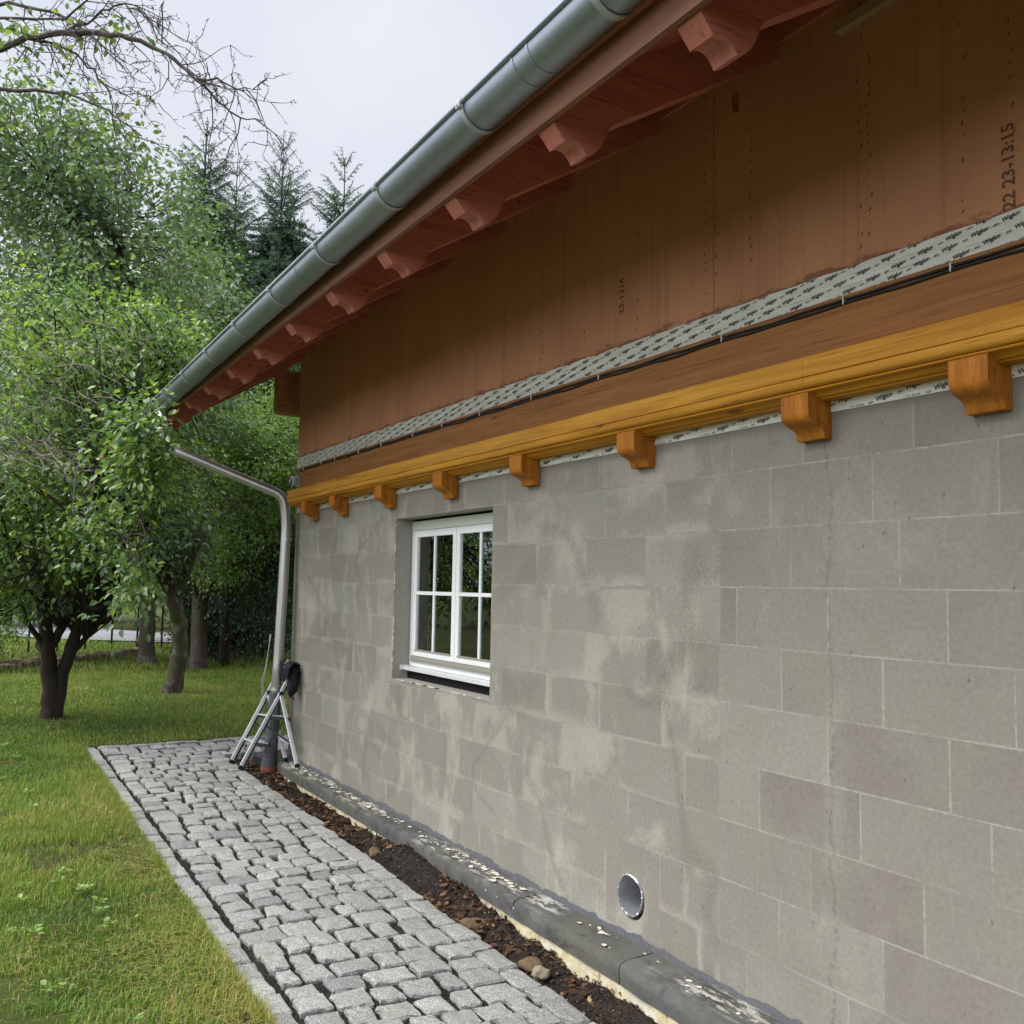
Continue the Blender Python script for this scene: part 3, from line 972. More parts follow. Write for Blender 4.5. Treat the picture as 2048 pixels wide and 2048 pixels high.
# vent duct: ribbed aluminium tube sitting in the hole
mb = MB()
n, ny_ = 64, 44
for i in range(ny_):
    yy = 0.002 + i * 0.0066
    r = VENT[2] * 0.88 + (0.0024 if i % 2 else 0)
    for k in range(n):
        a = 2 * math.pi * k / n
        mb.v.append((VENT[0] + r * math.cos(a) - 0.007 + .004 * math.sin(3 * a + yy * 9), yy, VENT[1] + 0.010 + r * math.sin(a))); mb.t.append(.5)
for i in range(ny_ - 1):
    for k in range(n):
        mb.f.append((i * n + k, i * n + (k + 1) % n, (i + 1) * n + (k + 1) % n, (i + 1) * n + k))
duct = make('vent_duct', mb, M['duct'], house, smooth=True, fix=False)
mb = MB()
for k in range(n + 1):
    a = 2 * math.pi * k / n
    for r, yy in ((VENT[2] * .885, .004), (VENT[2] * .90, -.006 + random.uniform(-.004, .003)), (VENT[2] * .955, -.003 + random.uniform(-.004, .003)), (VENT[2] * .945, .012)):
        mb.v.append((VENT[0] - .007 + .004 * math.sin(3 * a) + r * math.cos(a), yy, VENT[1] + .010 + r * math.sin(a))); mb.t.append(.5)
mb.f += [(4 * k + j, 4 * k + 4 + j, 4 * k + 5 + j, 4 * k + 1 + j) for k in range(n) for j in range(3)]
make('duct_rim', mb, M['duct'], duct, fix=False)
mb = MB()
mb.box(VENT[0] - .13, VENT[0] + .13, 0.297, 0.31, VENT[1] - .13, VENT[1] + .13)
make('duct_back', mb, M['gap'], duct)

# window reveals -------------------------------------------------------------
mb = MB()
x0, x1, z0, z1 = WIN
for A in ([(x0, 0, z0), (x0, 0, z1), (x0, .3, z1), (x0, .3, z0)], [(x1, 0, z0), (x1, .3, z0), (x1, .3, z1), (x1, 0, z1)],
          [(x0, 0, z1), (x1, 0, z1), (x1, .3, z1), (x0, .3, z1)], [(x0, 0, z0), (x0, .3, z0), (x1, .3, z0), (x1, 0, z0)]):
    mb.add(A, [(0, 1, 2, 3)])
make('window_reveal', mb, M['reveal'], house, fix=False)
# chipped pale edge of the opening
mb = MB()
for _ in range(46):
    if random.random() < .5:
        zz = random.uniform(z0 + .05, z1 - .02); xx = x0 + random.uniform(-.004, .003)
        mb.box(xx, xx + random.uniform(.003, .006), -0.002, 0.006, zz, zz + random.uniform(.008, .04))
    else:
        xx = random.uniform(x0 + .1, x1 - .1)
        mb.box(xx, xx + random.uniform(.02, .08), -0.002, 0.006, z0 - random.uniform(.001, .004), z0 + .003)
tag(make('chipped_edge', mb, M['flake'], house), kind='stuff')

win = empty('window', (2.515, 0.14, 1.387)); win.parent = house
win.location = Vector((2.515, 0.14, 1.387)) - Vector((0, 0, 0.2))
FX0, FX1, FZ0, FZ1, FY = 2.517, 4.046, 1.387, 2.500, 0.14
mb = MB()
mb.box(FX0, FX0 + .052, FY, FY + .07, FZ0 + .045, FZ1 - .07)
mb.box(FX1 - .052, FX1, FY, FY + .07, FZ0 + .045, FZ1 - .07)
mb.box(FX0, FX1, FY + .001, FY + .07, FZ0, FZ0 + .045)
fr_ = make('frame', mb, M['white'], win, bevel=.003)
mb = MB(); mb.box(FX0, FX1, FY - .006, FY + .08, FZ1 - .07, FZ1)
make('shutter_box', mb, M['shutter'], win, bevel=.003)
mb = MB(); mb.box(FX0 + .045, FX1 - .045, FY - .012, FY + .02, FZ0 + .047, FZ0 + .078)
mb.box(FX0 + .040, FX1 - .040, FY - .020, FY + .02, FZ0 + .040, FZ0 + .0465)
make('weather_bar', mb, M['bead'], win, bevel=.003)
mid = (FX0 + FX1) / 2
for sx0, sx1 in ((FX0 + .053, mid - .003), (mid + .003, FX1 - .053)):
    mb = MB()
    a0, a1, b0, b1 = sx0, sx1, FZ0 + .080, FZ1 - .072
    w = .052
    yy0, yy1 = FY - .004, FY + .06
    mb.box(a0, a0 + w, yy0, yy1, b0, b1)
    mb.box(a1 - w, a1, yy0, yy1, b0, b1)
    mb.box(a0 + w, a1 - w, yy0 + .0005, yy1, b1 - w, b1)
    mb.box(a0 + w, a1 - w, yy0 + .0005, yy1, b0, b0 + w - .012)
    sash = make('sash', mb, M['white'], win, bevel=.004)
    mb = MB()
    gx = (a0 + a1) / 2
    zm = 1.948
    mb.box(gx - .0125, gx + .0125, yy0 + .003, yy0 + .0125, b0 + w - .012, b1 - w)
    mb.box(a0 + w, gx - .013, yy0 + .004, yy0 + .0125, zm - .013, zm + .013)
    mb.box(gx + .013, a1 - w, yy0 + .004, yy0 + .0125, zm - .013, zm + .013)
    make('glazing_bar', mb, M['white'], sash)
    mb = MB()
    mb.box(a0 + w - .01, a1 - w + .01, yy0 - .003, yy0 + .02, b0 + w - .014, b0 + w - .002)
    make('bottom_bead', mb, M['bead'], sash)
    mb = MB()
    mb.box(a0 + w - .005, a1 - w + .005, yy0 + .013, yy0 + .016, b0 + w - .016, b1 - w + .004)
    make('glass', mb, M['glass'], sash)
mb = MB()
mb.box(FX0 - .003, FX1, 0.088, FY + .03, FZ0 - .014, FZ0 - .003)
mb.box(FX0 - .003, FX1, 0.085, 0.0885, FZ0 - .030, FZ0 - .004)
mb.box(FX0 - .0045, FX0 - .0032, 0.062, FY, FZ0 - .032, FZ0 + .006)
make('sill', mb, M['alu'], win, bevel=.001)
mb = MB(); mb.box(FX0 - .004, FX1 + .003, 0.13, 0.29, z0 + .002, FZ0 - .0145)
make('seal_gap', mb, M['gap'], win)
mb = MB()
mb.box(FX0 - .004, FX1 + .003, FY + .03, 0.29, FZ1 + .0005, z1 - .001)
make('seal_gap', mb, M['gap'], win)
# room behind the panes, curtains
mb = MB()
rx0, rx1, ry0, ry1, rz0, rz1 = 2.3, 4.6, 0.30, 3.0, 1.0, 2.7
for A in ([(rx0, ry1, rz0), (rx1, ry1, rz0), (rx1, ry1, rz1), (rx0, ry1, rz1)], [(rx0, ry0, rz0), (rx0, ry1, rz0), (rx0, ry1, rz1), (rx0, ry0, rz1)],
          [(rx1, ry0, rz0), (rx1, ry0, rz1), (rx1, ry1, rz1), (rx1, ry1, rz0)], [(rx0, ry0, rz0), (rx1, ry0, rz0), (rx1, ry1, rz0), (rx0, ry1, rz0)],
          [(rx0, ry0, rz1), (rx0, ry1, rz1), (rx1, ry1, rz1), (rx1, ry0, rz1)]):
    mb.add(A, [(0, 1, 2, 3)])
make('dark_room', mb, M['room'], win, fix=False)
for cx0, cx1 in ((2.53, 2.80), (3.34, 3.62)):
    mb = MB()
    n = 90
    vs = []
    for i in range(n + 1):
        xx = cx0 + (cx1 - cx0) * i / n
        yy = 0.215 + 0.016 * math.sin(i * 0.9) + 0.010 * math.sin(i * .37)
        vs += [(xx, yy, 1.05), (xx, yy, 2.6)]
    mb.add(vs, [(2 * i, 2 * i + 2, 2 * i + 3, 2 * i + 1) for i in range(n)])
    make('curtain', mb, M['curtain'], win, smooth='all', fix=False)

# cladding boards --------------------------------------------------------------
for a, b in ((0.0, 1.094), (1.094, 3.594), (3.594, 6.094), (6.094, 8.594), (8.594, 11.09), (11.09, HX)):
    mb = MB(); mb.box(a + .0022, b - .0022, -0.004, 0.03, 3.10, 4.75)
    make('cladding_board', mb, M['clad'], house)
mb = MB(); mb.box(0.002, HX, 0.012, 0.031, 3.09, 4.74); make('board_backing', mb, M['gap'], house)
mb = MB()
for v in ([(0.001, 0.03, 3.1), (0.001, 0.03, 4.32), (0.001, 4, 6.7), (0.001, 8, 4.32), (0.001, 8, 3.1)],):
    mb.add(v, [(0, 1, 2, 3, 4)])
make('gable_board', mb, M['clad'], house, fix=False)
# staples, along the studs behind the board
mb = MB()
for xs_ in [0.35, 0.70, 1.05, 1.14, 1.55, 2.0, 2.48, 2.95, 3.54, 3.65, 4.15, 4.62, 5.05, 5.52, 6.035, 6.11, 6.325, 6.92, 6.955, 7.35, 7.52]:
    zz = 3.32 + random.uniform(0, .06)
    while zz < 4.36:
        if random.random() < .8:
            dx = random.gauss(0, .006); L = random.uniform(.006, .019); tl = random.uniform(-.003, .012)
            mb.beam((xs_ + dx, -.0048, zz), (xs_ + dx + tl, -.0048, zz + L), .0030, .003, (0, 1, 0))
        zz += random.uniform(.035, .062)
st_ = make('staples', mb, M['stamp'], house); tag(st_, kind='stuff')
# eaves board over the cladding, between the rafters
mb = MB(); mb.box(-0.02, HX, -0.024, -0.0045, 4.355, 4.56); make('eaves_board', mb, M['soffit'], house, bevel=.002)


def text_mesh(txt, size, bold=0.022):
    cu = bpy.data.curves.new('glyphs', 'FONT')
    cu.body = txt
    cu.size = size
    cu.resolution_u = 2
    cu.offset = size * bold
    ob = bpy.data.objects.new('glyphs', cu)
    COL.objects.link(ob)
    bpy.context.view_layer.update()
    dg = bpy.context.evaluated_depsgraph_get()
    me = bpy.data.meshes.new_from_object(ob.evaluated_get(dg))
    vs = [tuple(v.co) for v in me.vertices]
    fs = [tuple(p.vertices) for p in me.polygons]
    bpy.data.objects.remove(ob)
    bpy.data.meshes.remove(me)
    bpy.data.curves.remove(cu)
    return vs, fs


W_big, W_small = text_mesh('Wigluv', 0.0225), text_mesh('SIGA', 0.0100)


def print_tape(name, x0, x1, z0, z1, y, parent, scale=1.0, zoff=0.0):
    """rows of lettering running diagonally over the tape, cut at its edges"""
    mb = MB()
    ang = math.radians(9.5)
    ca, sa = math.cos(ang), math.sin(ang)
    per, rowh = 0.114 * scale, 0.0415 * scale
    u = x0 - 0.4
    for r in range(-60, 400):
        zstart = z0 - 6 * rowh + zoff
        # each diagonal line
        base_x = x0 - 0.5 + r * (rowh / math.tan(ang)) * 1.0
        for k in range(0, 40):
            s = k * per
            px, pz = base_x + s * ca + (r % 3) * 0.02, zstart + s * sa
            if pz > z1 or px > x1 + .1: break
            if px < x0 or pz + 0.03 < z0: continue
            for (vs, fs), off, lift in ((W_big, 0.0, 0.0), (W_small, 0.083 * scale, 0.0)):
                pts = []
                for a, b, _ in vs:
                    a, b = a * scale + off, b * scale + lift
                    b2 = b; a2 = a + 0.10 * b
                    pts.append((px + a2 * ca - b2 * sa, y, pz + a2 * sa + b2 * ca))
                if max(p[0] for p in pts) < x1 and max(p[2] for p in pts) > z0 and min(p[2] for p in pts) < z1:
                    mb.add(pts, fs)
    o = make(name, mb, M['print'], parent, fix=False)
    bm = bmesh.new(); bm.from_mesh(o.data)
    og = ORIGIN[o.name]
    for co, no in (((0, 0, z0 - og.z + .001), (0, 0, -1)), ((0, 0, z1 - og.z - .001), (0, 0, 1))):
        bmesh.ops.bisect_plane(bm, geom=bm.verts[:] + bm.edges[:] + bm.faces[:], plane_co=co, plane_no=no, clear_outer=True)
    bm.to_mesh(o.data); bm.free()
    return o


mb = MB()
for (a, b), yy in zip(((3.150, 3.197), (3.1975, 3.238), (3.2385, 3.270)), (-.0062, -.0068, -.0062)):
    n = 160
    vs = []
    for i in range(n + 1):
        xx = 0.004 + (HX - .01) * i / n
        w = 0.0022 * math.sin(i * 1.7) + random.uniform(-.0012, .0012)
        vs += [(xx, yy, a + w * .5), (xx, yy - .0012, (a + b) / 2), (xx, yy, b + w)]
    for i in range(n):
        for k in (0, 1):
            mb.f.append((len(mb.v) + i * 3 + k, len(mb.v) + i * 3 + 3 + k, len(mb.v) + i * 3 + 4 + k, len(mb.v) + i * 3 + 1 + k))
    mb.v += vs; mb.t += [.5] * len(vs)
tp = make('sealing_tape', mb, M['tape'], house, fix=False)
print_tape('tape_lettering', 0.01, 9.6, 3.150, 3.270, -.0096, tp)
mb = MB(); mb.box(0.02, HX, -0.0045, -0.0005, 2.712, 2.772)
tp2 = make('sealing_tape', mb, M['tape'], house)
print_tape('tape_lettering', 0.05, 9.6, 2.714, 2.77, -.0062, tp2, 1.15, .01)

# stamped numbers on the board, read from below upwards
def stamp(txt, size, xx, z_, name='stamp'):
    vs, fs = text_mesh(txt, size)
    mb = MB(); mb.add([(xx - b, -.0056, z_ + a) for a, b, _ in vs], fs)
    make(name, mb, M['stamp'], house, fix=False)
stamp('22 23-13:15', 0.062, 7.53, 3.275)
stamp('23-1314', 0.058, 5.415, 3.44)
stamp('#05', 0.058, 6.255, 4.17)

# plank, beam, moulding ----------------------------------------------------------
mb = MB(); mb.box(0.27, HX, -0.062, -0.0046, 2.80, 3.143)
plank = make('plank', mb, M['plank'], house, bevel=.003)
mb = MB(); mb.box(6.6, HX, -0.076, -0.0625, 2.90, 2.938); make('ledge_strip', mb, M['batten'], house, bevel=.003)
BX0 = 0.16
mb = MB()
prof = [(-.063, 2.917), (-.138, 2.917), (-.145, 2.911), (-.145, 2.8385), (-.139, 2.835), (-.145, 2.8315), (-.145, 2.812), (-.1415, 2.802), (-.134, 2.795), (-.122, 2.792), (-.063, 2.792)]
for a, b in ((BX0, 3.18), (3.1812, 6.745), (6.7462, HX)):
    mb.prism(prof, a, b)
beam = make('beam', mb, M['beam'], house, smooth=True)
mb = MB()
prof = [(-.063, 2.7915), (-.120, 2.7915), (-.127, 2.789), (-.129, 2.785), (-.126, 2.781), (-.118, 2.780), (-.105, 2.777), (-.092, 2.770), (-.086, 2.762), (-.070, 2.761), (-.068, 2.754), (-.0046, 2.754), (-.0046, 2.7915)]
for a, b in ((BX0 + .004, 1.9), (1.902, 4.3), (4.302, 6.69), (6.693, HX)):
    mb.prism(prof, a, b)
make('moulding', mb, M['mould'], beam, smooth=True)
mb = MB()
prof = [(-.0047, 2.778), (-.130, 2.778), (-.134, 2.774), (-.134, 2.70), (-.131, 2.687), (-.122, 2.674), (-.106, 2.664), (-.085, 2.657), (-.068, 2.650), (-.055, 2.640), (-.047, 2.626), (-.044, 2.610), (-.040, 2.606), (-.0047, 2.606)]
mb.prism(prof, 7.363, 7.503)
cb = make('corbel', mb, M['corbel'], house, smooth=True, bevel=.0)
for xr in (6.763, 5.675, 4.614, 3.570, 2.520, 1.482, 0.695, 8.55, 9.6):
    copy_tree(cb, house, (xr - 7.503, 0, 0))
# the corbel on the gable side of the corner
mb = MB(); mb.prism([(-p, q) for p, q in prof], 0, 0.14)
mb.v = [(-abs(v[1]) , 0.03 + v[0], v[2]) for v in mb.v]
make('corbel', mb, M['corbel'], house, smooth=True)

# roof ----------------------------------------------------------------------------
SL = 0.613
zb = lambda yv: 3.759 + (yv + 0.885) * SL
zt = lambda yv: zb(yv) + 0.238
RX0, RX1 = -1.40, HX + 0.6
mb = MB()
prof = [(-1.150, zt(-1.150)), (-1.148, 3.700), (-1.098, 3.643), (-1.082, 3.652), (-1.062, 3.657), (-1.042, 3.653), (-1.022, 3.640), (-1.008, 3.622), (-1.003, 3.612), (-.992, 3.614), (-.962, 3.632), (-.940, 3.655), (-.922, 3.688), (-.910, 3.718), (-.898, 3.742), (-.880, 3.760), (-.85, zb(-.85)), (.25, zb(.25)), (.25, zt(.25))]
prof = list(reversed(prof))
mb.prism(prof, 6.388, 6.493)
rf = make('rafter', mb, M['rafter'], house, smooth=True)
for k in range(-9, 8):
    if k == 0: continue
    xk = 0.79 * k
    if 6.388 + xk < RX0 - 0.02 or 6.4 + xk > RX1: continue
    copy_tree(rf, house, (xk, 0, 0))
copy_tree(rf, house, (-1.40 - 6.388, 0, 0))
mb = MB()
yy = -1.21
while yy < 0.3:
    y2 = yy + 0.118
    for a, b in ((RX0, 1.2), (1.2, 5.3), (5.3, 9.1), (9.1, RX1)):
        mb.prism([(yy, zt(yy)), (y2, zt(y2)), (y2, zt(y2) + .022), (yy, zt(yy) + .022)][::-1], a, b - .002)
    yy = y2 + 0.003
make('soffit_boards', mb, M['soffit'], house)
mb = MB(); mb.box(RX0, RX1, -1.176, -1.1505, 3.702, 3.835)
make('fascia', mb, M['fascia'], house, bevel=.003)
t = NT('roof_tiles'); M['tiles'] = t.bsdf(t.mix(t.noise(3, 4, 0.6), (0.06, 0.03, 0.025), (0.12, 0.05, 0.035)), 0.8, 0.3)
mb = MB()
zz0 = lambda yv: zt(yv) + .0235
mb.prism([(-1.225, zz0(-1.225)), (4.2, zz0(4.2)), (9.6, zz0(-1.2)), (9.6, zz0(-1.2) + .08), (4.2, zz0(4.2) + .09), (-1.225, zz0(-1.225) + .06)][::-1], RX0 - .03, RX1)
make('roof', mb, M['tiles'], house)
# verge beam of the gable overhang
mb = MB()
mb.prism([(0.0, 4.34), (0.0, 3.90), (0.014, 3.872), (0.05, 3.862), (3.0, 3.862), (3.0, 4.34)], -0.95, -0.80)
make('verge_beam', mb, M['verge'], house, smooth=True, bevel=.004)
mb = MB(); mb.box(6.83, HX, -0.045, -0.0045, 4.226, 4.275); make('batten', mb, M['batten'], house, bevel=.002)

# gutter ----------------------------------------------------------------------------
GR, GYC = 0.086, -1.266
rim = lambda xv: 3.868 + 0.0155 * (xv - 6.15)


def shear(mb):
    mb.v = [(v[0], v[1], v[2] + rim(v[0])) for v in mb.v]
    return mb


def half_ring(r0, r1, a0=math.pi, a1=2 * math.pi, n=22):
    out = [(GYC + r1 * math.cos(a0 + (a1 - a0) * i / n), r1 * math.sin(a0 + (a1 - a0) * i / n)) for i in range(n + 1)]
    inn = [(GYC + r0 * math.cos(a0 + (a1 - a0) * i / n), r0 * math.sin(a0 + (a1 - a0) * i / n)) for i in range(n + 1)]
    return out + inn[::-1]


mb = MB()
mb.prism(half_ring(GR - .0015, GR), -1.43, HX + .6)
mb.tube([(-1.43, GYC - GR - .004, 0.004), (HX + .6, GYC - GR - .004, 0.004)], 0.011, 12)
mb.box(-1.433, -1.4305, GYC - GR, GYC + GR, -0.002, 0.002)
cap = [(GYC + GR * math.cos(math.pi + math.pi * i / 20), GR * math.sin(math.pi + math.pi * i / 20)) for i in range(21)]
mb.prism(cap, -1.434, -1.4302)
gut = make('gutter', shear(mb), M['zinc'], house, smooth=True)
for xk in (6.62, 6.52, 4.05, 1.2):
    mb = MB(); mb.prism(half_ring(GR + .0004, GR + .0026), xk, xk + .012)
    make('gutter_seam', shear(mb), M['zinc'], gut, smooth=True)
mb = MB()
xb = 6.148
mb.prism(half_ring(GR + .003, GR + .007, math.pi * 1.02, math.pi * 1.93), xb - .013, xb + .013)
mb.box(xb - .014, xb + .014, GYC - GR - .020, GYC - GR - .001, -0.022, -.006)
mb.tube([(xb, GYC - GR - .021, -.013), (xb, GYC - GR - .026, -.013)], .006, 8)
mb.tube([(xb - .014, GYC - GR - .004, .004), (xb + .014, GYC - GR - .004, .004)], 0.0135, 12)
gb = make('gutter_bracket', shear(mb), M['bracket'], gut, smooth=True)
for k in range(-8, 7):
    if k: copy_tree(gb, gut, (0.86 * k, 0, 0.0155 * 0.86 * k))

# downpipe ----------------------------------------------------------------------------
def fillet(pts, r=0.09, n=6):
    pts = [Vector(p) for p in pts]
    out = [pts[0]]
    for a, b, c in zip(pts[:-2], pts[1:-1], pts[2:]):
        d1, d2 = (a - b).normalized(), (c - b).normalized()
        p, q = b + d1 * r, b + d2 * r
        for i in range(n + 1):
            s = i / n
            out.append(p * (1 - s) ** 2 + b * 2 * s * (1 - s) + q * s * s)
    return out + [pts[-1]]


mb = MB()
gx_ = -0.36
mb.tube(fillet([(gx_, GYC, rim(gx_) - .06), (gx_, GYC + .01, 3.33), (0.05, -0.15, 2.875), (0.05, -0.112, 2.6), (0.05, -0.142, 1.29), (0.05, -0.165, 0.80)], .10), 0.049, 20)
dp = make('downpipe', mb, M['pipe'], house, smooth='all')
mb = MB()
for p, q in (((0.05, -0.1085, 2.455), (0.05, -0.109, 2.43)), ((0.05, -0.1575, .98), (0.05, -.158, .955))):
    mb = MB(); mb.tube([p, q], 0.053, 20); make('pipe_collar', mb, M['pipe'], dp, smooth=True)
mb = MB()
d_ = (Vector((0.05, -0.15, 2.875)) - Vector((gx_, GYC + .01, 3.33)))
pA = Vector((gx_, GYC + .01, 3.33)) + d_ * .86
mb.tube([pA, pA + d_.normalized() * .02], 0.0525, 20)
make('pipe_collar', mb, M['pipe'], dp, smooth=True)
mb = MB()
mb.tube([(0.05, -.162, 0.93), (0.05, -.166, .72), (0.05, -.185, .40), (.05, -.195, .15)], [.056, .062, .064, .064], 20)
for zz in (.385, .355, .325):
    mb.tube([(0.05, -.188, zz), (0.05, -.1885, zz - .018)], .072, 20)
mb.tube([(0.05, -.19, .305), (0.05, -.195, .235)], .076, 20)
make('drain_pipe', mb, M['pvc'], dp, smooth=True)
mb = MB(); mb.tube([(0.05, -.195, .236), (0.05, -.197, .16)], .080, 20); make('drain_collar', mb, M['redpvc'], dp, smooth=True)
mb = MB(); mb.tube([(0.07, -.13, .885), (0.13, 0.0, .885)], .006, 8); mb.tube([(0.125, -.012, .885), (0.13, -.001, .885)], .016, 10)
make('wall_pin', mb, M['redpvc'], dp, smooth=True)
# ================================================================== SMALL THINGS ON THE HOUSE
sc_ = empty('security_camera', (-0.09, 0.06, 3.05))
tag(sc_, 'small white turret security camera at the far corner of the timber band', 'camera')
mb = MB(); mb.tube([(-.09, .11, 3.05), (-.09, .02, 3.05), (-.09, .012, 3.05)], [.064, .064, .058], 24); make('housing', mb, M['camwhite'], sc_, smooth=True)
mb = MB(); mb.box(-.09, -.0605, .03, .10, 3.02, 3.08); make('mount', mb, M['camwhite'], sc_)
mb = MB()
mb.tube([(-.09, .012, 3.05), (-.092, -.006, 3.049), (-.096, -.028, 3.046), (-.10, -.046, 3.043), (-.102, -.056, 3.042)], [.050, .052, .050, .040, .030], 24)
ball = make('eyeball', mb, M['camwhite'], sc_, smooth='all')
mb = MB(); mb.tube([(-.088, -.040, 3.043), (-.082, -.0600, 3.041)], [.038, .033], 20); make('lens', mb, M['black'], ball, smooth=True)

CL = [7.34, 6.888, 6.222, 5.293, 4.617, 3.983, 3.437, 2.949, 2.347, 1.859, 1.286, 0.915, 0.4, 7.95, 8.6]
for ci, (zc, lab) in enumerate(((3.123, 'upper of the two black cables clipped along the brown plank under the tape'), (3.109, 'lower of the two black cables clipped along the brown plank under the tape'))):
    r_ = empty('cable', (0.0, -0.07, zc))
    tag(r_, lab, 'cable', 'black cables under the tape')
    pts = []
    n = 200
    for i in range(n + 1):
        xx = 0.28 + 9.7 * i / n
        sag = min(abs(xx - c) for c in CL)
        pts.append((xx, -.0685, zc - 0.008 * min(1, sag / .3) * (0.6 + .4 * math.sin(i * .7 + ci * 2)) - .0))
    mb = MB(); mb.tube(pts, .0052, 7); make('sheath', mb, M['black'], r_, smooth='all')
    for c in CL:
        mb = MB(); mb.tube([(c + .002 * ci, -.0625, zc + .008), (c, -.076, zc + .009), (c, -.0785, zc), (c, -.076, zc - .008)], .0032, 6)
        make('clip', mb, M['white'], r_, smooth='all')

# ================================================================== STEP LADDER
GL = 0.222
FL, FR_ = Vector((-0.31, -0.47, GL)), Vector((0.04, -0.47, GL))
TL, TR = Vector((-0.05, -0.093, 1.133)), Vector((0.30, -0.065, 1.167))
RL, RR = Vector((0.21, -0.08, 0.296)), Vector((0.56, -0.08, 0.296))
lad = empty('step_ladder', (0.04, -0.3, GL))
tag(lad, 'small aluminium step ladder with black treads leaning at the grey downpipe', 'ladder')
PLr = lambda s, side: (FL if side == 0 else FR_).lerp(TL if side == 0 else TR, s)
JL, JR = PLr(.76, 0), PLr(.76, 1)
for side in (0, 1):
    a, b = (FL, TL) if side == 0 else (FR_, TR)
    mb = MB(); mb.beam(a + (b - a) * .02, b, .024, .050, (0, -1, .4)); make('front_rail', mb, M['alu'], lad, bevel=.004)
    mb = MB(); mb.beam(a - (b - a) * .004, a + (b - a) * .035, .032, .058, (0, -1, .4)); make('rubber_foot', mb, M['black'], lad, bevel=.004)
    mb = MB(); mb.beam(a + (b - a) * .985, a + (b - a) * 1.03, .03, .055, (0, -1, .4)); make('end_cap', mb, M['black'], lad, bevel=.004)
    off_ = Vector((.0145, .014, 0))
    mb = MB(); mb.beam(a + (b - a) * .03 + off_, b + off_, .004, .016, (0, -1, .4)); make('rail_edge', mb, M['black'], lad)
    a, b = (RL, JL) if side == 0 else (RR, JR)
    mb = MB(); mb.beam(a, b, .020, .034, (0, -1, .4)); make('rear_leg', mb, M['alu'], lad, bevel=.003)
    mb = MB(); mb.beam(a - (b - a).normalized() * .004, a + (b - a).normalized() * .03, .027, .042, (0, -1, .4)); make('rubber_foot', mb, M['black'], lad, bevel=.003)
    mb = MB(); mb.beam(a.lerp(b, .99) + Vector((-.012, 0, 0)), b + Vector((.012, 0, .0)) + Vector((.01, 0, .02)), .04, .04); make('hinge', mb, M['black'], lad, bevel=.004)
for s, depth in ((.27, .17), (.54, .24)):
    a, b = PLr(s, 0), PLr(s, 1)
    dv = (RL - FL); dv.z = 0; dv.normalize()
    q = [a + dv * -.02, b + dv * -.02, b + dv * depth, a + dv * depth]
    mb = MB()
    mb.add([p for p in q] + [p + Vector((0, 0, -.012)) for p in q], [(0, 1, 2, 3), (7, 6, 5, 4), (0, 4, 5, 1), (1, 5, 6, 2), (2, 6, 7, 3), (3, 7, 4, 0)])
    tr_ = make('tread', mb, M['alu'], lad)
    mb = MB()
    for p0, p1 in ((q[1], q[2]), (q[3], q[0]), (q[2], q[3])):
        mb.beam(p0 + Vector((0, 0, -.018)), p1 + Vector((0, 0, -.018)), .014, .034)
    make('tread_edge', mb, M['black'], tr_)
mb = MB()
for sd in (0, 1):
    f_, r_ = (FL, RL) if sd == 0 else (FR_, RR)
    tf_, tr2 = (TL, JL) if sd == 0 else (TR, JR)
    dv = (RL - FL); dv.z = 0; dv.normalize()
    mb.beam(f_.lerp(tf_, .27) + dv * .16, f_.lerp(tf_, .54) + dv * .20, .012, .014)
    mb.beam(f_.lerp(tf_, .45), r_.lerp(tr2, .30), .010, .014)
make('brace', mb, M['black'], lad)
mb = MB(); mb.beam(RL.lerp(JL, .32), RR.lerp(JR, .32), .016, .028); make('rear_stretcher', mb, M['alu'], lad)
mb = MB(); mb.tube(fillet([TL + Vector((0, 0, .0)), TL.lerp(TR, .1) + Vector((0, .01, .05)), TL.lerp(TR, .9) + Vector((0, .01, .05)), TR], .03), .014, 10); make('top_rail', mb, M['black'], lad, smooth='all')

# jacket thrown over the top of the ladder
t = NT('black_cloth'); n1 = t.noise(14, 4, 0.6)
M['cloth'] = t.bsdf(t.mix(n1, (0.010, 0.011, 0.013), (0.026, 0.027, 0.031)), 0.85, 0.2, normal=t.bump(n1, .5, .02))
t = NT('yellow_lining'); M['lining'] = t.bsdf(t.mix(t.noise(60, 3, 0.6), (0.05, 0.05, 0.045), (0.70, 0.60, 0.34)), 0.8, 0.2)
jk = empty('jacket', (0.22, -0.06, 0.85))
tag(jk, 'crumpled black jacket with pale yellow lining thrown over the top of the ladder', 'jacket')
C0 = TL.lerp(TR, .62)
nu, nv = 26, 40
vs = []
for i in range(nu + 1):
    u = i / nu
    for j in range(nv + 1):
        v = j / nv
        sx = (u - .5) * (0.38 + .05 * math.sin(v * 5))
        # drape: front hang -> over the rail -> back hang
        s = (v - .34)
        if s < -.1: yy, zz = -.055 - .02 * math.sin(u * 9), .055 + (s + .1) * (.42 + .22 * math.sin(u * 3.1))
        elif s < .12:
            aa = (s + .1) / .22 * math.pi
            yy, zz = -.055 * math.cos(aa), .055 + .030 * math.sin(aa)
        else: yy, zz = .055 + .012 * math.sin(u * 11), .055 - (s - .12) * (.40 + .15 * math.sin(u * 4 + 1))
        yy += .011 * math.sin(u * 23 + v * 7) + .008 * math.sin(u * 41 - v * 13)
        zz += .012 * math.sin(u * 17 + v * 5)
        vs.append((C0.x + sx + .02 * math.sin(v * 9), min(C0.y + yy, -.006), C0.z + zz))
fs = [(i * (nv + 1) + j, (i + 1) * (nv + 1) + j, (i + 1) * (nv + 1) + j + 1, i * (nv + 1) + j + 1) for i in range(nu) for j in range(nv)]
mb = MB(); mb.add(vs, fs)
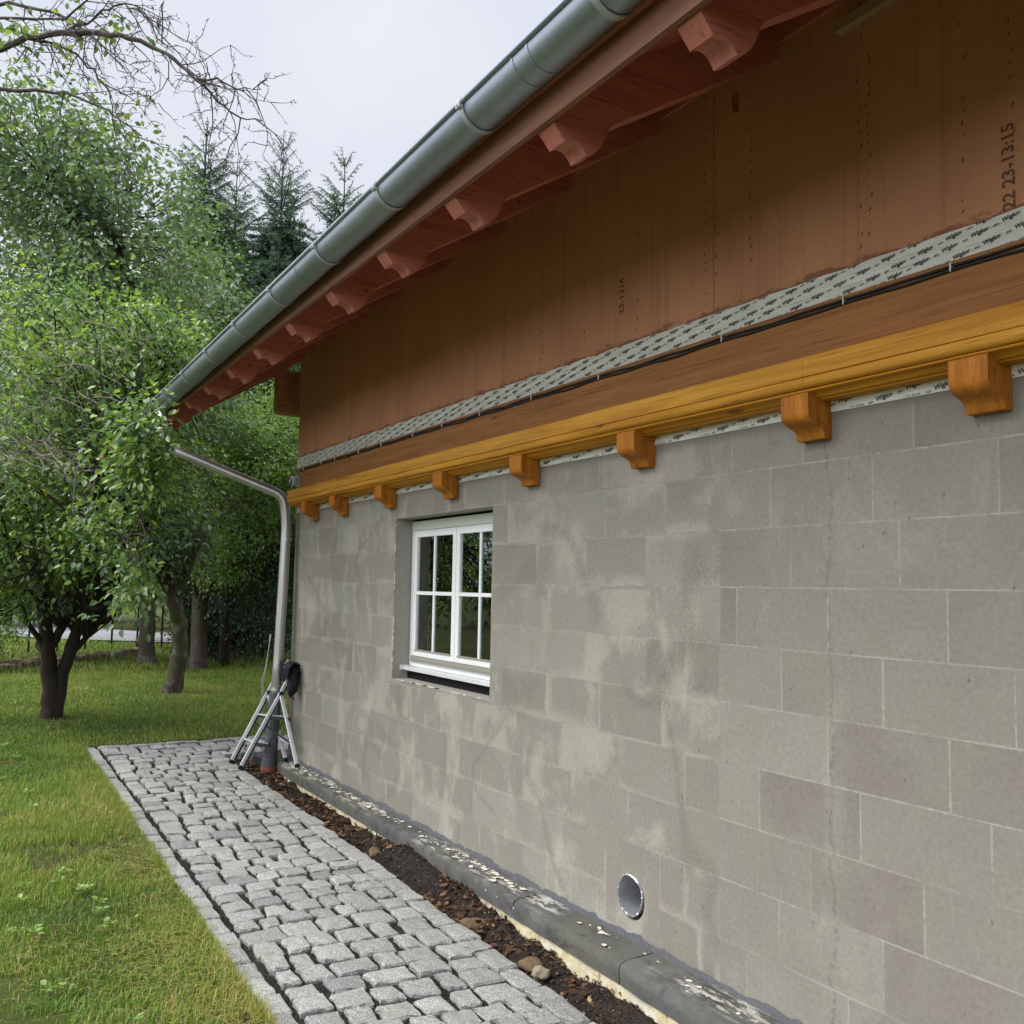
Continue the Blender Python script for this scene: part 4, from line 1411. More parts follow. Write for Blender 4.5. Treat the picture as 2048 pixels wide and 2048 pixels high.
jb = make('shell', mb, M['cloth'], jk, smooth='all', fix=False)
mb = MB()
for k in range(26):
    a = k / 26
    p = Vector((C0.x + .06 + .075 * a + random.uniform(-.012, .012), C0.y - .02 + random.uniform(-.05, .03) , C0.z + .105 - .13 * a + random.uniform(-.02, .02)))
    r = random.uniform(.006, .013)
    mb.tube([p, p + Vector((random.uniform(-.02, .02), random.uniform(-.02, .02), random.uniform(-.02, .02)))], [r, r * .6], 6)
make('lining', mb, M['lining'], jk, smooth=True)
# sleeve lump hanging behind the right rail
mb = MB()
mb.tube([(C0.x + .13, C0.y - .005, C0.z + .02), (C0.x + .16, C0.y + .0, C0.z - .10), (C0.x + .17, C0.y - .01, C0.z - .17), (C0.x + .15, C0.y - .02, C0.z - .225)], [.05, .055, .05, .02], 12)
for i, v in enumerate(mb.v):
    mb.v[i] = (v[0] + random.uniform(-.006, .006), min(v[1] + random.uniform(-.006, .006), -.005), v[2] + random.uniform(-.006, .006))
make('sleeve', mb, M['cloth'], jk, smooth='all')
bm = bmesh.new(); bmesh.ops.create_icosphere(bm, subdivisions=4, radius=1)
from mathutils import noise as mno
for v in bm.verts:
    q = v.co.copy()
    k = 1 + .30 * mno.noise(q * 2.3) + .14 * mno.noise(q * 6.1)
    v.co = Vector((q.x * .165 * k, q.y * .045 * k, q.z * .085 * k))
    v.co += Vector((C0.x + .03, C0.y + .012, C0.z - .01)) - Vector((.22, -.06, .85))
me = bpy.data.meshes.new('bundle'); bm.to_mesh(me); bm.free(); me.materials.append(M['cloth']); me.shade_smooth()
o = bpy.data.objects.new('bundle', me); link(o, jk)

# bent grey wire standing by the pipe
t = NT('grey_wire'); M['wire'] = t.bsdf((0.36, 0.37, 0.37), 0.4, 0.4, .3)
wr = empty('wire', (-0.2, -0.2, 0.2))
tag(wr, 'thin bent grey wire standing upright left of the downpipe', 'wire')
mb = MB(); mb.tube([(-.20, -.155, 1.49), (-.2, -.162, 1.42)], .011, 8); make('tip', mb, M['wire'], wr, smooth=True)
mb = MB()
mb.tube([(-.20, -.160, 1.43), (-.2, -.173, 1.324), (-.2, -.202, 1.119), (-.2, -.226, 1.048), (-.2, -.222, .945), (-.2, -.215, .70), (-.22, -.26, .40), (-.25, -.30, .17)], .0045, 6)
mb.tube([(-.2, -.173, 1.30), (-.195, -.195, 1.119), (-.195, -.214, 1.0), (-.195, -.206, .85), (-.19, -.20, .5), (-.19, -.22, .17)], .004, 6)
make('strand', mb, M['wire'], wr, smooth='all')

# stones lying in the soil strip
def boulder(name, c, r, label, seed, mat='lump'):
    rr = np.random.default_rng(seed)
    bm = bmesh.new(); bmesh.ops.create_icosphere(bm, subdivisions=3, radius=1)
    ks = rr.normal(size=(9, 3)); ph = rr.random(9) * 6
    for v in bm.verts:
        d = sum(math.sin(v.co.dot(Vector(k)) * 2.6 + p) for k, p in zip(ks, ph)) / 9
        v.co = v.co * (1 + .55 * d)
        v.co = Vector((v.co.x * r[0], v.co.y * r[1], v.co.z * r[2]))
    me = bpy.data.meshes.new(name); bm.to_mesh(me); bm.free()
    me.materials.append(M[mat]); me.shade_smooth()
    o = bpy.data.objects.new(name, me); o.location = c; o.rotation_euler = (0, 0, seed * 1.3)
    COL.objects.link(o)
    tag(o, label, 'stone', 'stones in the soil strip')
boulder('stone', (5.20, -0.325, 0.095), (.050, .036, .030), 'pale yellowish stone in the soil strip, nearest to the viewer', 3, 'stone')
boulder('stone', (5.07, -0.30, 0.085), (.07, .045, .034), 'dark brown stone just beyond the pale one in the soil strip', 5)
boulder('stone', (4.45, -0.285, 0.085), (.08, .05, .045), 'rusty lump half buried in the soil strip under the drip stains', 8)
boulder('stone', (2.95, -0.275, 0.115), (.06, .045, .045), 'tan lump in the soil strip beside the plinth joint', 9)

# ================================================================== GARDEN EDGE: road, low wall, fence
rp = [(-90, -14), (-40, -4.5), (-26, -1.2), (-20.3, 1.0), (-17.6, 4.0), (-16.5, 9), (-16, 30)]
mb = MB()
P_ = []
for i in range(len(rp) - 1):
    for k in range(8):
        s = k / 8
        P_.append(Vector((rp[i][0] * (1 - s) + rp[i + 1][0] * s, rp[i][1] * (1 - s) + rp[i + 1][1] * s, 0)))
vs = []
for i, p in enumerate(P_):
    d = (P_[min(i + 1, len(P_) - 1)] - P_[max(i - 1, 0)]).normalized()
    nrm = Vector((-d.y, d.x, 0))
    for w in (-2.1, 2.1):
        qv = p + nrm * w + Vector((-1.6, 0, 0))
        vs.append((qv.x, qv.y, float(gz(qv.x)) + .055))
mb.add(vs, [(2 * i, 2 * i + 1, 2 * i + 3, 2 * i + 2) for i in range(len(P_) - 1)])
tag(make('road', mb, M['road']), kind='structure')

gw = empty('garden_wall', (-12.5, 0.2, 0.3))
tag(gw, 'low rough stone edging wall along the end of the lawn', 'wall')
mb = MB()
ax, ay, bx, by = -9.2, -3.6, -14.6, 1.2
for i in range(46):
    s = i / 46
    cx_, cy_ = ax + (bx - ax) * s, ay + (by - ay) * s
    w = random.uniform(.06, .1)
    hgt = random.uniform(.10, .2)
    mb.box(cx_ - .09, cx_ + .09, cy_ - w, cy_ + w, .25, .28 + hgt)
mb.v = [(v[0] + random.uniform(-.03, .03), v[1] + random.uniform(-.03, .03), v[2] + random.uniform(-.02, .02)) for v in mb.v]
make('stonework', mb, M['stone'], gw, bevel=.01)

t = NT('fence_green'); M['fence'] = t.bsdf((0.022, 0.028, 0.024), 0.5, 0.4)
fc = empty('wire_fence', (-15, 1.0, 0.3))
tag(fc, 'dark wire fence on thin posts between lawn and road', 'fence')
px_ = [(-15.0 + .55 * k * -.3, -3.2 + .62 * k * 1.0) for k in range(0, 13)]
for (a, b) in px_:
    mb = MB(); mb.box(a - .022, a + .022, b - .022, b + .022, .25, 1.36); make('post', mb, M['fence'], fc)
mb = MB()
for zz in (.5, .8, 1.1, 1.3):
    mb.tube([(a, b, zz) for a, b in px_], .004, 4)
make('fence_wire', mb, M['fence'], fc)
# ================================================================== TREES
def unit(a):
    return a / np.maximum(np.linalg.norm(a, axis=-1, keepdims=True), 1e-9)


def leaf_arrays(P, axis, nrm, L, w=0.27, fold=0.22):
    axis = unit(axis)
    side = unit(np.cross(nrm, axis))
    nrm = np.cross(axis, side)
    L = L[:, None]
    k = np.arange(len(P)) * 6
    v = np.stack([P, P + axis * .32 * L + side * w * L + nrm * fold * w * L,
                  P + axis * .70 * L + side * w * .78 * L + nrm * fold * w * L * .6,
                  P + axis * L - nrm * .10 * L,
                  P + axis * .70 * L - side * w * .78 * L + nrm * fold * w * L * .6,
                  P + axis * .32 * L - side * w * L + nrm * fold * w * L], 1)
    q1 = np.stack([k, k + 1, k + 2, k + 3], 1)
    q2 = np.stack([k, k + 3, k + 4, k + 5], 1)
    return v.reshape(-1, 3), np.concatenate([q1, q2])


def crown_points(spec, rng, keep=None):
    """clump centres in ellipsoids, mostly towards the shell"""
    out = []
    for (c, r, n) in spec:
        d = unit(rng.normal(size=(n * 2, 3)))
        rad = rng.random(n * 2) ** 0.42
        p = np.array(c) + d * rad[:, None] * np.array(r)
        if keep is not None:
            p = p[keep(p)]
        out.append(p[:n])
    return np.concatenate(out)


def house_free(p):
    return ~((p[:, 0] > -1.75) & (p[:, 1] > -1.44)) & (p[:, 2] > 0.4)


def foliage(name, centres, rng, per, cr, L, mat, parent, drop=0.45, w=0.27, tone_mu=.45, tone_sd=.17, keep=house_free, yellow=0.0):
    n = len(centres)
    idx = np.repeat(np.arange(n), per)
    off = rng.normal(size=(len(idx), 3)) * np.array([1, 1, .75]) * (cr * rng.uniform(.6, 1.25, n))[idx, None] * .55
    P = centres[idx] + off
    k = keep(P) if keep is not None else np.ones(len(P), bool)
    P, off, idx = P[k], off[k], idx[k]
    ax = unit(off + rng.normal(size=P.shape) * cr * .35) + np.array([0, 0, -drop]) + rng.normal(size=P.shape) * .25
    nm = np.array([0, 0, 1.0]) + rng.normal(size=P.shape) * .55
    LL = L * rng.uniform(.62, 1.2, len(P))
    V, F = leaf_arrays(P, ax, nm, LL, w)
    ct = rng.normal(0, tone_sd * .7, n)
    tone = np.clip(tone_mu + ct[idx] + rng.normal(0, tone_sd, len(P)), 0, .97)
    if yellow:
        tone = np.where(rng.random(len(P)) < yellow, 1.0, tone)
    return make_np(name, V, [F], mat, np.repeat(tone, 6), parent)


def bent(a, b, n=5, amp=.12, rng=random, sag=0.0):
    a, b = Vector(a), Vector(b)
    L = (b - a).length
    pts = []
    o = Vector((rng.gauss(0, 1), rng.gauss(0, 1), rng.gauss(0, 1))) * L * amp
    for i in range(n + 1):
        s = i / n
        p = a.lerp(b, s) + o * math.sin(s * math.pi) + Vector((0, 0, -sag * L * math.sin(s * math.pi)))
        if 0 < i < n:
            p += Vector((rng.gauss(0, 1), rng.gauss(0, 1), rng.gauss(0, 1))) * L * .02
        pts.append(p)
    return pts


def limbs(mb, trunk_pts, trunk_r, centres, r0=.05, nl=14, twig_r=.006, n=5, seed=0):
    """limbs from the trunk into the crown, then thinner branches to each clump"""
    rr = random.Random(seed)
    top = [Vector(p) for p in trunk_pts[len(trunk_pts) // 2:]]
    cs = [Vector(c) for c in centres]
    hubs = []
    for k in range(nl):
        c = cs[rr.randrange(len(cs))]
        s = top[rr.randrange(len(top))]
        h = s.lerp(c, rr.uniform(.55, .85))
        pts = bent(s, h, 6, .09, rr)
        mb.tube(pts, [r0 * (1 - .72 * i / 6) for i in range(7)], n + 1, cap=False)
        hubs += pts[2:]
    for c in cs:
        h = min(hubs, key=lambda q: (q - c).length + rr.uniform(0, .5))
        if (h - c).length > 1.0:
            h = c + (h - c).normalized() * rr.uniform(.6, 1.0)
        pts = bent(h, c, 4, .10, rr)
        mb.tube(pts, [twig_r * 2.2, twig_r * 1.8, twig_r * 1.4, twig_r, twig_r * .7], 4, cap=False)


def tree(name, trunk, rads, spec, per, cr, L, leaf, barkm, label, cat='tree', group=None, seed=0, nl=14, r0=.05, drop=.45, w=.27, tone=.45, tsd=.17, keep=house_free, extra=(), yellow=0.0, limbm=None, twig_r=.006):
    rng = np.random.default_rng(seed + 100)
    root = empty(name, trunk[0][0] if isinstance(trunk[0][0], tuple) else trunk[0])
    tag(root, label, cat, group)
    stems = trunk if isinstance(trunk[0][0], tuple) else [trunk]
    radl = rads if isinstance(rads[0], (tuple, list)) else [rads]
    mb = MB()
    for st, rd in zip(stems, radl):
        # refine the stem with a little wander
        pts, rr_ = [], []
        for i in range(len(st) - 1):
            for k in range(5):
                s = k / 5
                p = Vector(st[i]).lerp(Vector(st[i + 1]), s)
                p += Vector((random.gauss(0, 1), random.gauss(0, 1), 0)) * rd[i] * .07
                pts.append(p); rr_.append((rd[i] * (1 - s) + rd[i + 1] * s) * random.uniform(.975, 1.03))
        pts.append(Vector(st[-1])); rr_.append(rd[-1])
        mb.tube(pts, rr_, 14)
    make('trunk', mb, barkm, root, smooth='all')
    C = crown_points(spec, rng, keep)
    mb = MB()
    limbs(mb, [p for st in stems for p in st], None, C, r0, nl, twig_r, seed=seed)
    make('branches', mb, limbm or barkm, root, smooth='all', fix=False)
    foliage('foliage', C, rng, per, cr, L, leaf, root, drop, w, tone, tsd, keep, yellow)
    return root


# --- fruit tree with the forked dark trunk, its crown reaches the gutter end
A_spec = [((-2.9, -1.7, 4.55), (2.2, 1.3, 1.0), 200), ((-3.1, -.85, 4.75), (1.4, .7, .75), 90), ((-3.3, -.9, 3.5), (1.5, .7, .9), 80), ((-3.3, -1.9, 3.3), (2.6, 1.6, .9), 230),
          ((-3.0, -2.6, 3.0), (1.5, .8, .8), 70), ((-3.4, -2.1, 2.45), (2.0, 1.4, .5), 120), ((-3.4, -2.6, 2.0), (1.3, 1.0, .45), 60),
          ((1.02, -1.64, 3.20), (.34, .09, .34), 20), ((1.02, -1.575, 2.95), (.22, .05, .30), 14), ((.75, -1.58, 2.0), (.16, .05, .30), 9), ((-.4, -1.75, 2.5), (.3, .2, .35), 12)]
tA = tree('fruit_tree', [((-4.0, -1.78, .2), (-4.0, -1.80, .55), (-4.0, -1.845, .99), (-4.0, -1.91, 1.5), (-4.05, -1.98, 2.2), (-3.9, -2.1, 3.2)),
                         ((-3.98, -1.76, .28), (-4.0, -1.70, .75), (-3.98, -1.60, 1.15), (-3.9, -1.50, 1.56), (-3.75, -1.30, 1.85), (-3.4, -1.05, 2.3), (-2.8, -1.1, 3.1)),
                         ((-4.0, -1.88, 1.05), (-4.0, -1.72, 1.40), (-3.95, -1.56, 1.72), (-3.8, -1.3, 2.5), (-3.4, -1.5, 3.4)),
                         ((-4.0, -1.60, 1.05), (-3.97, -1.43, 1.28), (-3.95, -1.30, 1.66), (-3.8, -1.0, 2.6))],
          [(.150, .115, .088, .070, .05, .03), (.10, .082, .075, .065, .055, .04, .025), (.05, .055, .05, .04, .025), (.036, .034, .03, .02)],
          A_spec, 48, .30, .074, M['leafA'], M['bark'], 'leafy fruit tree with a dark forked trunk on the lawn, hanging over the gutter end', group=None, seed=3, nl=30, r0=.042, tone=.50, tsd=.20, yellow=.0012, limbm=M['bark'], twig_r=.005)
# bare lichen-grey twigs poking out of its crown
mb = MB()
rr = random.Random(5)
for _ in range(90):
    a = Vector((rr.uniform(-2.6, .5), rr.uniform(-2.9, -1.75), rr.uniform(3.0, 4.5)))
    d = Vector((rr.uniform(-.2, 1.0), rr.uniform(-.3, .8), rr.uniform(-.6, .25))).normalized()
    L = rr.uniform(.3, .9)
    b = a + d * L
    if b.x > -1.75 and b.y > -1.5: continue
    pts = bent(a, b, 6, .08, rr)
    mb.tube(pts, [.006, .0055, .005, .004, .0035, .003, .002], 4, cap=False)
    for k in range(rr.randint(3, 7)):
        p = pts[rr.randint(1, 5)]
        e = p + (d + Vector((rr.gauss(0, .7), rr.gauss(0, .7), rr.gauss(0, .7)))).normalized() * rr.uniform(.06, .25)
        mb.tube(bent(p, e, 2, .1, rr), [.003, .0025, .0015], 3, cap=False)
make('bare_twigs', mb, M['twig'], tA, fix=False)

# --- bare branch of a tree left of the frame, reaching in over the top
ov = empty('overhanging_tree', (0.9, -5.0, .15))
tag(ov, 'tree at the left with nearly bare dark branches arching in under the sky', 'tree')
mb = MB()
mb.tube([(.9, -5.0, .1), (.95, -4.9, 1.5), (1.1, -4.6, 3.2), (1.4, -3.9, 4.8), (1.81, -3.19, 5.61)], [.17, .14, .11, .075, .034], 12)
mb.tube([(1.1, -4.6, 3.2), (1.3, -4.0, 4.5), (1.8, -3.18, 5.43)], [.08, .06, .03], 10)
make('trunk', mb, M['bark'], ov, smooth='all')
LM = [([(1.81, -3.19, 5.61), (2.12, -2.87, 5.63), (2.33, -2.72, 5.65), (2.56, -2.52, 5.63), (2.79, -2.31, 5.58), (2.99, -2.16, 5.5), (3.13, -2.0, 5.4), (3.25, -1.88, 5.28), (3.34, -1.81, 5.16), (3.4, -1.68, 5.02), (3.47, -1.55, 4.91), (3.54, -1.43, 4.9)], .026, .003),
      ([(3.34, -1.81, 5.16), (3.46, -1.7, 5.13), (3.56, -1.61, 5.05), (3.64, -1.47, 5.05)], .008, .002),
      ([(1.8, -3.18, 5.43), (2.1, -2.86, 5.35), (2.4, -2.54, 5.3), (2.59, -2.39, 5.21), (2.73, -2.23, 5.09), (2.89, -2.04, 4.91)], .017, .003),
      ([(1.56, -3.11, 6.13), (1.84, -2.82, 6.13), (2.11, -2.55, 6.01), (2.3, -2.39, 5.84), (2.47, -2.27, 5.67), (2.55, -2.11, 5.49)], .015, .003),
      ([(2.56, -2.52, 5.63), (2.64, -2.38, 5.7), (2.75, -2.31, 5.76), (2.88, -2.2, 5.77), (2.99, -2.1, 5.7), (3.05, -2.04, 5.6), (3.1, -1.98, 5.5)], .009, .003),
      ([(2.33, -2.72, 5.65), (2.42, -2.56, 5.62), (2.49, -2.43, 5.55), (2.6, -2.32, 5.41), (2.69, -2.23, 5.26), (2.69, -2.2, 5.09)], .010, .003),
      ([(3.10, -1.98, 5.46), (3.11, -1.985, 5.6), (3.115, -1.98, 5.74)], .005, .002),
      ([(1.4, -3.9, 4.8), (1.5, -3.4, 5.9), (1.56, -3.11, 6.13)], .03, .016),
      ([(1.9, -3.1, 5.9), (2.2, -2.75, 5.85), (2.45, -2.5, 5.8), (2.7, -2.35, 5.9), (2.85, -2.2, 5.95)], .011, .003)]
mb = MB()
rr = random.Random(21)
ends = []


def twig(mb, a, d, L, r, lvl):
    n = 5
    pts = [Vector(a)]
    d = Vector(d).normalized()
    for i in range(n):
        d = (d + Vector((rr.gauss(0, .27), rr.gauss(0, .27), rr.gauss(0, .27) - .06))).normalized()
        pts.append(pts[-1] + d * L / n)
    mb.tube(pts, [r * (1 - .14 * i) for i in range(n + 1)], 4, cap=False)
    ends.append(pts[-1])
    if lvl > 0:
        for k in range(rr.randint(3, 5)):
            i = rr.randint(1, n)
            dd = (d + Vector((rr.gauss(0, .75), rr.gauss(0, .75), rr.gauss(0, .75)))).normalized()
            twig(mb, pts[i], dd, L * rr.uniform(.3, .6), r * .68, lvl - 1)
    else:
        for k in range(rr.randint(2, 4)):          # short knobbly spurs
            i = rr.randint(1, n)
            e = pts[i] + Vector((rr.gauss(0, 1), rr.gauss(0, 1), rr.gauss(0, 1))).normalized() * rr.uniform(.012, .03)
            mb.tube([pts[i], e], [r * .9, r * .7], 3, cap=False)


for pts, ra, rb in LM:
    n = len(pts)
    P2 = []
    for i in range(n - 1):
        for k in range(3):
            P2.append(Vector(pts[i]).lerp(Vector(pts[i + 1]), k / 3) + Vector((rr.gauss(0, .006), rr.gauss(0, .006), rr.gauss(0, .006))))
    P2.append(Vector(pts[-1]))
    m = len(P2)
    mb.tube(P2, [(ra + (rb - ra) * i / (m - 1)) * rr.uniform(.93, 1.1) for i in range(m)], 7)
    d0 = (Vector(pts[-1]) - Vector(pts[0])).normalized()
    for i in range(1, m - 1):
        if len(pts) < 4 or rr.random() > .78: continue
        d = (d0 * .7 + Vector((rr.gauss(0, .5), rr.gauss(0, .5), rr.uniform(-1.1, .45)))).normalized()
        twig(mb, P2[i], d, rr.uniform(.22, .52), .0045, 1)
make('branches', mb, M['twigdark'], ov, fix=False)
rng = np.random.default_rng(9)
ce = np.array([tuple(e) for e in ends if e.x < 2.75])
ce = ce[rng.random(len(ce)) < .30]
ce = np.concatenate([ce, np.array([[2.0, -2.98, 5.75], [2.1, -2.85, 5.55], [1.95, -3.0, 5.5], [2.15, -2.85, 5.85], [2.3, -2.7, 5.75]])])
foliage('foliage', ce, rng, 5, .10, .062, M['leafA'], ov, tone_mu=.55, keep=None)

# --- trees behind
tree('broadleaf_tree', [(-6.0, .035, .2), (-6.0, .09, .55), (-6.0, .14, .90), (-6.0, .12, 1.37), (-6.0, .0, 1.7), (-6.2, -.3, 3.2), (-6.5, -.7, 5.2), (-6.7, -.9, 7.2)], (.17, .135, .12, .115, .105, .09, .06, .03),
     [((-6.9, -1.4, 6.9), (2.7, 2.0, 2.3), 240), ((-6.6, -1.0, 4.9), (2.2, 1.8, 1.1), 130), ((-6.4, -.2, 2.65), (1.2, .8, .55), 60), ((-6.3, -2.2, 8.3), (1.7, 1.5, 1.1), 90)], 62, .44, .105, M['leafB'], M['barkmoss'],
     'tall broadleaf tree on a leaning mossy trunk beside the dark hedge', seed=11, nl=26, r0=.06, tone=.45, tsd=.2, yellow=.0008)
tree('broadleaf_tree', [(-11.6, .6, .2), (-11.6, .62, .5), (-11.6, .58, 1.4), (-11.8, .4, 3.5), (-12, .2, 6)], (.24, .165, .15, .12, .05),
     [((-12, .1, 6.6), (2.6, 2.4, 3.0), 260), ((-11.8, -.6, 3.2), (2.2, 2.0, .8), 70)], 80, .5, .125, M['leafB'], M['barkgrey'],
     'broadleaf tree on a straight pale brown trunk, left of the mossy one', seed=12, nl=16, tone=.5)
tree('broadleaf_tree', [(-10.1, 1.32, .2), (-10.1, 1.33, .6), (-10.1, 1.3, 1.6), (-9.6, 1.5, 3.2), (-9, 1.8, 5)], (.20, .165, .15, .11, .05),
     [((-8.0, 1.9, 4.55), (2.2, 1.5, .95), 190), ((-6.9, 1.35, 4.1), (1.6, 1.0, .65), 90), ((-8.6, 2.2, 3.4), (2.0, 1.5, .6), 90), ((-8.3, 1.3, 2.6), (1.3, .8, .6), 60)], 90, .36, .072, M['leafC'], M['barkgrey'],
     'broad bright green tree filling the gap behind the downpipe', seed=13, nl=18, tone=.56, drop=.7, tsd=.2)
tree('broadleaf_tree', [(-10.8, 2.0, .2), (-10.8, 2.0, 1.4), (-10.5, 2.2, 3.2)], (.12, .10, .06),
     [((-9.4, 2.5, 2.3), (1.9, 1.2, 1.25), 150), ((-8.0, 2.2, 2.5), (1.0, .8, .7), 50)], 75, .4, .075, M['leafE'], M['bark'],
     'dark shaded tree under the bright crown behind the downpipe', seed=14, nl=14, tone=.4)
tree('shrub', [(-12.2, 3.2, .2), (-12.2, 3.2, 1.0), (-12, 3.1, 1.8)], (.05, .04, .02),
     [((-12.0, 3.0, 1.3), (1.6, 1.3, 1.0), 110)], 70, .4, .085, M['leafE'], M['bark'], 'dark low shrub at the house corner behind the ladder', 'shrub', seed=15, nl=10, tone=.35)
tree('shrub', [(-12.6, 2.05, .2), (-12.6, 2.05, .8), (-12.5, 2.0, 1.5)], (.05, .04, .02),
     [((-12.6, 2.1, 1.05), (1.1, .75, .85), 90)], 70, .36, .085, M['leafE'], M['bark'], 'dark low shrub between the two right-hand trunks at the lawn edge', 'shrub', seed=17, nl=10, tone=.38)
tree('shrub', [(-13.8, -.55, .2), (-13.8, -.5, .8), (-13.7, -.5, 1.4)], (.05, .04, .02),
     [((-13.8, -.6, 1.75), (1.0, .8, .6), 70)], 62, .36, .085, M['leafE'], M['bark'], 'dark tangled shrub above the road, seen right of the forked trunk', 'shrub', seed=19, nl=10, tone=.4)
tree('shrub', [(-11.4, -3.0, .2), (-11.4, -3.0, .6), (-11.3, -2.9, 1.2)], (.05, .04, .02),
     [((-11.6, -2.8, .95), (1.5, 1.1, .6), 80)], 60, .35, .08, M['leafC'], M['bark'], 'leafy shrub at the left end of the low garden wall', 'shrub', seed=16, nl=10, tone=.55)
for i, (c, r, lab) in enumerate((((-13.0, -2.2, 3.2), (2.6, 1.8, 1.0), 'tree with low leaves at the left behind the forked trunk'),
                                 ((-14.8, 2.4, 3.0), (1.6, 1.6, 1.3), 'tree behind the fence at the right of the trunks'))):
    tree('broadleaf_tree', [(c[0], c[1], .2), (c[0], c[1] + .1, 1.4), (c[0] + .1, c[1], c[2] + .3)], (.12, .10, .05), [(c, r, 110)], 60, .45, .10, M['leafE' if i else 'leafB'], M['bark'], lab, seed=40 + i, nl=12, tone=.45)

tree('broadleaf_tree', [(-15.0, 3.4, .2), (-15.0, 3.4, 2.0), (-14.8, 3.2, 6), (-14.6, 3.0, 8)], (.18, .15, .10, .05),
     [((-14.2, 1.6, 8.4), (1.8, 1.3, 2.6), 150), ((-13.6, 3.2, 7.0), (2.0, 1.6, 2.0), 150)], 75, .5, .115, M['leafD'], M['barkgrey'],
     'loose olive green tree standing between the tall broadleaf tree and the spruces', seed=18, nl=16, tone=.42)
# --- far trees beyond the road
FT = [((-30, -11), 3.6, 4.2), ((-33, -5.0), 4.0, 4.6), ((-29, -1.2), 3.0, 3.4), ((-34, 2.6), 3.8, 4.4), ((-27, 5.0), 3.2, 4.2), ((-36, 9.5), 4.5, 6.0), ((-26, -19), 4.0, 5.0)]
FL_ = ['far bright tree beyond the road, leftmost', 'far tree beyond the road behind the forked trunk', 'low far tree beyond the road between the trunks', 'far tree behind the fence posts', 'far tree in front of the spruces', 'tall far tree behind the house corner', 'far tree at the left edge beyond the road']
for i, ((x_, y_), r_, h_) in enumerate(FT):
    tree('far_tree', [(x_, y_, .2), (x_, y_, 1.4), (x_, y_, h_ * .8)], (.2, .16, .08), [((x_, y_, h_ * .56 + .3), (r_, r_ * .9, h_ * .52), 150)], 42, .85, .19, M['leafD'], M['bark'],
         FL_[i], group='trees beyond the road', seed=60 + i, nl=10, tone=.5, keep=None, twig_r=.012)
# --- two garden trees on the viewer's side, seen only as reflections in the window
for i, (x_, y_, h_) in enumerate(((-5.5, -14.5, 4.6), (1.0, -19.0, 4.6), (-14, -15, 6))):
    tree('garden_tree', [(x_, y_, .2), (x_, y_, 1.6), (x_, y_, h_ * .8)], (.16, .13, .06), [((x_, y_, h_ * .62), (2.3, 2.2, h_ * .36), 110)], 50, .6, .12, M['leafB'], M['bark'],
         ['garden tree mirrored in the left window panes', 'garden tree mirrored in the right window panes', 'garden tree mirrored far off in the window'][i], group='garden trees across the lawn', seed=80 + i, nl=10, keep=None)


# --- spruces
def spruce(base, h, rb, label, seed, thin=1.0):
    rng = np.random.default_rng(seed)
    root = empty('spruce_tree', base)
    tag(root, label, 'spruce', 'spruces above the eaves')
    bx_, by_, bz_ = base
    mb = MB()
    mb.tube([(bx_, by_, bz_), (bx_, by_, bz_ + h * .5), (bx_, by_, bz_ + h * .92), (bx_, by_, bz_ + h)], [.22, .12, .022, .008], 8)
    NP, NA, NN, NL = [], [], [], []
    zc = .16 * h
    while zc < h * .985:
        f = 1 - zc / h
        L0 = rb * 1.15 * (f ** .80) * thin + .16
        nb = 6 if f > .12 else 5
        a0 = rng.random() * 6.28
        for k in range(nb):
            a = a0 + k * 2 * math.pi / nb + rng.normal(0, .2)
            L = L0 * rng.uniform(.7, 1.15)
            rise = (1.5 if f < .07 else .8 if f < .16 else .2)
            dirh = np.array([math.cos(a), math.sin(a), 0])
            m = max(6, int(L / .075))
            s = np.linspace(.0, 1, m)
            pts = np.array([bx_, by_, bz_ + zc]) + dirh * (s * L)[:, None] + np.array([0, 0, 1]) * (rise * s * L - (.30 * s * s * L if f > .16 else 0))[:, None]
            mb.tube([tuple(p) for p in pts[::max(1, m // 4)]] + [tuple(pts[-1])], .010 if f < .15 else .016, 4, cap=False)
            side = np.cross(dirh, [0, 0, 1])
            for p, ss in zip(pts[1:], s[1:]):
                nt = 7 if f > .2 else (4 if f > .1 else 2)
                for q in range(nt):
                    sd = rng.choice([-1, 1])
                    tl = (.13 + .34 * L * (1 - ss) * .5) * rng.uniform(.6, 1.1) if f > .10 else .10 * rng.uniform(.6, 1.1)
                    ax = dirh * rng.uniform(.4, 1.0) + side * sd * rng.uniform(.2, 1.1) + np.array([0, 0, rng.uniform(-.55, .35)])
                    NP.append(p); NA.append(ax); NN.append(np.array([0, 0, 1.]) + rng.normal(size=3) * .6); NL.append(tl)
        zc += (.17 + .13 * f) * rng.uniform(.85, 1.2) * (2.4 if f < .09 else 1.5 if f < .16 else 1)
    make('trunk', mb, M['bark'], root, smooth='all', fix=False)
    NP, NA, NN, NL = np.array(NP), unit(np.array(NA)), np.array(NN), np.array(NL)
    # every twig is a row of needle-like blades
    reps = 5
    idx = np.repeat(np.arange(len(NP)), reps)
    tpos = np.tile(np.linspace(.05, .95, reps), len(NP))
    P = NP[idx] + NA[idx] * (NL[idx] * tpos)[:, None]
    sd = unit(np.cross(NN[idx], NA[idx])) * np.where(np.arange(len(idx)) % 2, 1, -1)[:, None]
    ax = NA[idx] * .8 + sd * .7 + rng.normal(size=P.shape) * .2
    V, F = leaf_arrays(P, ax, NN[idx], np.clip(NL[idx] * .5, .06, .17), .15, .3)
    tone = np.clip(rng.normal(.45, .2, len(idx)), 0, 1)
    make_np('needles', V, [F], M['needle'], np.repeat(tone, 6), root)


